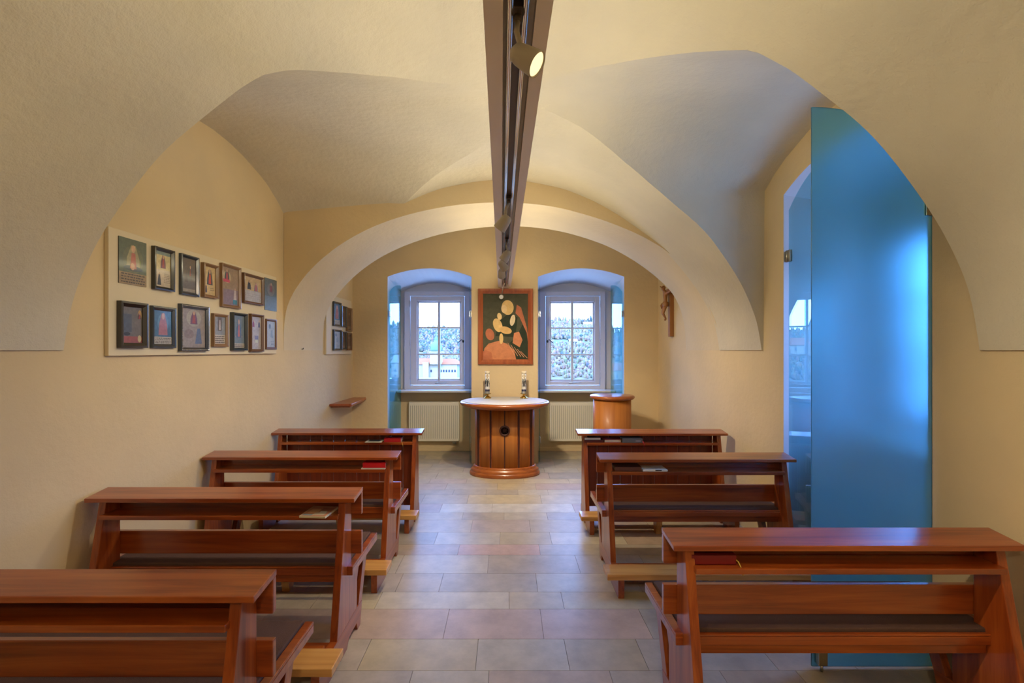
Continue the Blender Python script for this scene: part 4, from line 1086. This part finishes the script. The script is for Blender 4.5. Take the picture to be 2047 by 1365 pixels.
tag(wd_, 'bare winter woodland covering the hillside outside the windows', 'trees', kind='stuff')
# baroque church seen through the left window, 200 m away
S_ = .215
def U(px): return (px - 1013) * S_
def Zp(py): return EYE + (700 - py) * S_
WHT = (.80, .80, .80); ROOF = (.80, .26, .13); GRN = (.30, .55, .52); SLT = (.22, .22, .30); WIN = (.10, .14, .25)
ch = empty('church', (U(872), 200, GZ)); ch_l = Vector(ch.location)
def lb(mb, x0, x1, y0, y1, z0, z1, col): mb.box(x0 - ch_l.x, x1 - ch_l.x, y0 - ch_l.y, y1 - ch_l.y, z0 - ch_l.z, z1 - ch_l.z, col=col)
mb = MB(); lb(mb, U(820), U(914), 200, 213, GZ, Zp(727.5), WHT); lb(mb, U(846), U(858), 198.5, 200, GZ, Zp(724), WHT)
mb.prism([(U(914), 200), (U(919.5), 203), (U(919.5), 210), (U(914), 213)], lambda u, v, w: (u - ch_l.x, v - ch_l.y, w), 0, Zp(727.5) - GZ, col=(.60, .68, .78))  # polygonal end: its blue shade is put into the wall colour
mb.build('nave_wall', M['far'], ch)
mb = MB()
def roof(x0, x1, y0, y1, ze, zr, hip0, hip1, col):
    a = [(x0, y0, ze), (x1, y0, ze), (x1, y1, ze), (x0, y1, ze), (x0 + hip0, (y0 + y1) / 2, zr), (x1 - hip1, (y0 + y1) / 2, zr)]
    a = [(p[0] - ch_l.x, p[1] - ch_l.y, p[2] - ch_l.z) for p in a]
    for f_ in ((0, 1, 5, 4), (1, 2, 5), (2, 3, 4, 5), (3, 0, 4), (3, 2, 1, 0)): mb.poly([a[i] for i in f_], col=col)
roof(U(818), U(876), 199.3, 213.7, Zp(728), Zp(716.5), .5, .5, ROOF); roof(U(876), U(921), 199.3, 213.7, Zp(728), Zp(717.5), .5, 3.2, ROOF)
mb.build('roof', M['far'], ch, recalc=True)
mb = MB(); lb(mb, U(861), U(883), 198, 202.5, Zp(728), Zp(703), WHT); lb(mb, U(859.5), U(884.5), 197.7, 202.8, Zp(704.5), Zp(702.5), WHT); mb.build('tower', M['far'], ch)
mb = MB(); zz = lambda p: Zp(p) - GZ
mb.lathe([(2.25, zz(702.5)), (2.45, zz(699)), (2.5, zz(694)), (2.2, zz(688)), (1.5, zz(684)), (.8, zz(681.5)), (.7, zz(679)), (.85, zz(677)), (.5, zz(674)), (.1, zz(671)), (.08, zz(664)), (0, zz(663.5))], seg=20, cy=.2, col=GRN)
mb.build('onion_dome', M['far'], ch)
for p in (881.5, 887, 892.5, 898, 904, 909.5, 851, 862):
    mb = MB(); pts = [(-.35, 0), (.35, 0), (.35, .8)] + [(.35 * math.cos(a), .8 + .35 * math.sin(a)) for a in (.5, 1.05, 1.57, 2.1, 2.6)] + [(-.35, .8)]
    mb.prism(pts, lambda u, v, w: (U(p) + u - ch_l.x, w, Zp(744) + v - GZ), -.06, .05, col=WIN); mb.build('window', M['far'], ch)
tag(ch, 'white church with red roof and green onion dome seen through the left window', 'church')
mb = MB(); mb.box(U(822), U(925), 190, 191, GZ, Zp(752), col=(.74, .72, .64)); tag(mb.build('river_wall', M['far']), 'pale river wall below the white church outside', 'wall')
# slender green domed tower, mirrored in the glass shutter of the right wall
tw = empty('bell_tower', (-84, 330, GZ)); H0 = 7.7 - GZ
mb = MB(); mb.box(-2.2, 2.2, -2.2, 2.2, 0, H0 - 5.6, col=WHT); mb.box(-1.6, 1.6, -1.6, 1.6, H0 - 5.6, H0 - 3.2, col=WHT); mb.box(-2.35, 2.35, -2.35, 2.35, H0 - 5.9, H0 - 5.5, col=WHT)
for z_ in (5, 9, 13): mb.box(-.35, .35, -2.26, -2.2, z_, z_ + 1.6, col=WIN)
mb.build('tower_shaft', M['far'], tw)
MB().lathe([(1.5, H0 - 3.2), (1.9, H0 - 2.4), (1.8, H0 - 1.3), (1.0, H0 - .5), (.35, H0), (.3, H0 + .5), (.06, H0 + .9), (.05, H0 + 2.6), (0, H0 + 2.6)], seg=20, col=(.16, .42, .38)).build('onion_dome', M['far'], tw)
tag(tw, 'slender white tower with small green dome mirrored in the right glass shutter', 'tower')
def house(x, y, w, d, h, rh, wall, roofc, label, nw=3):
    o = empty('town_house', (x, y, GZ if y < 230 else hz(x, y) - 1)); 
    mb = MB(); mb.box(-w / 2, w / 2, 0, d, 0, h, col=wall)
    mb.prism([(0, h), (d, h), (d / 2, h + rh * .97)], lambda u, v, w_: (w_, u, v), -w / 2 + .02, w / 2 - .02, col=wall); mb.build('facade', M['far'], o)
    mb = MB(); mb.prism([(-.5, h - .1), (d / 2, h + rh), (d + .5, h - .1), (d / 2, h + rh + .4)], lambda u, v, w_: (w_, u, v), -w / 2 - .4, w / 2 + .4, col=roofc); mb.build('roof', M['far'], o)
    for i in range(nw):
        for j in range(max(1, int(h // 3.2))):
            xx = -w / 2 + w * (i + .5) / nw; mb = MB(); mb.box(xx - .45, xx + .45, -.06, .02, 1 + 3.1 * j, 2.5 + 3.1 * j, col=WIN); mb.build('window', M['far'], o)
    tag(o, label, 'house', 'houses of the town outside'); return o
house(-97, 325, 20, 12, 13, 4.5, (.62, .66, .74), (.30, .16, .22), 'large house with dark red roof left of the slender tower', 4)
house(-66, 280, 13, 10, 7, 3.5, (.75, .75, .75), (.60, .25, .17), 'white riverside house with orange roof left of the church')
house(116, 226, 9, 9, 9, 4, (.80, .80, .82), (.60, .62, .66), 'narrow white gabled house mirrored in the left niche shutter', 2)
house(-122, 222, 20, 10, 4.8, 3.4, (.76, .70, .58), (.62, .30, .24), 'long cream house with salmon roof mirrored in the shutter above the lectern', 6)
house(43, 300, 5, 5, 3, 1.4, (.85, .85, .85), (.6, .6, .6), 'small white villa half way up the wooded hill')
house(70, 395, 9, 7, 4, 2, (.85, .85, .82), (.55, .5, .5), 'pale villa near the crest of the wooded hill')
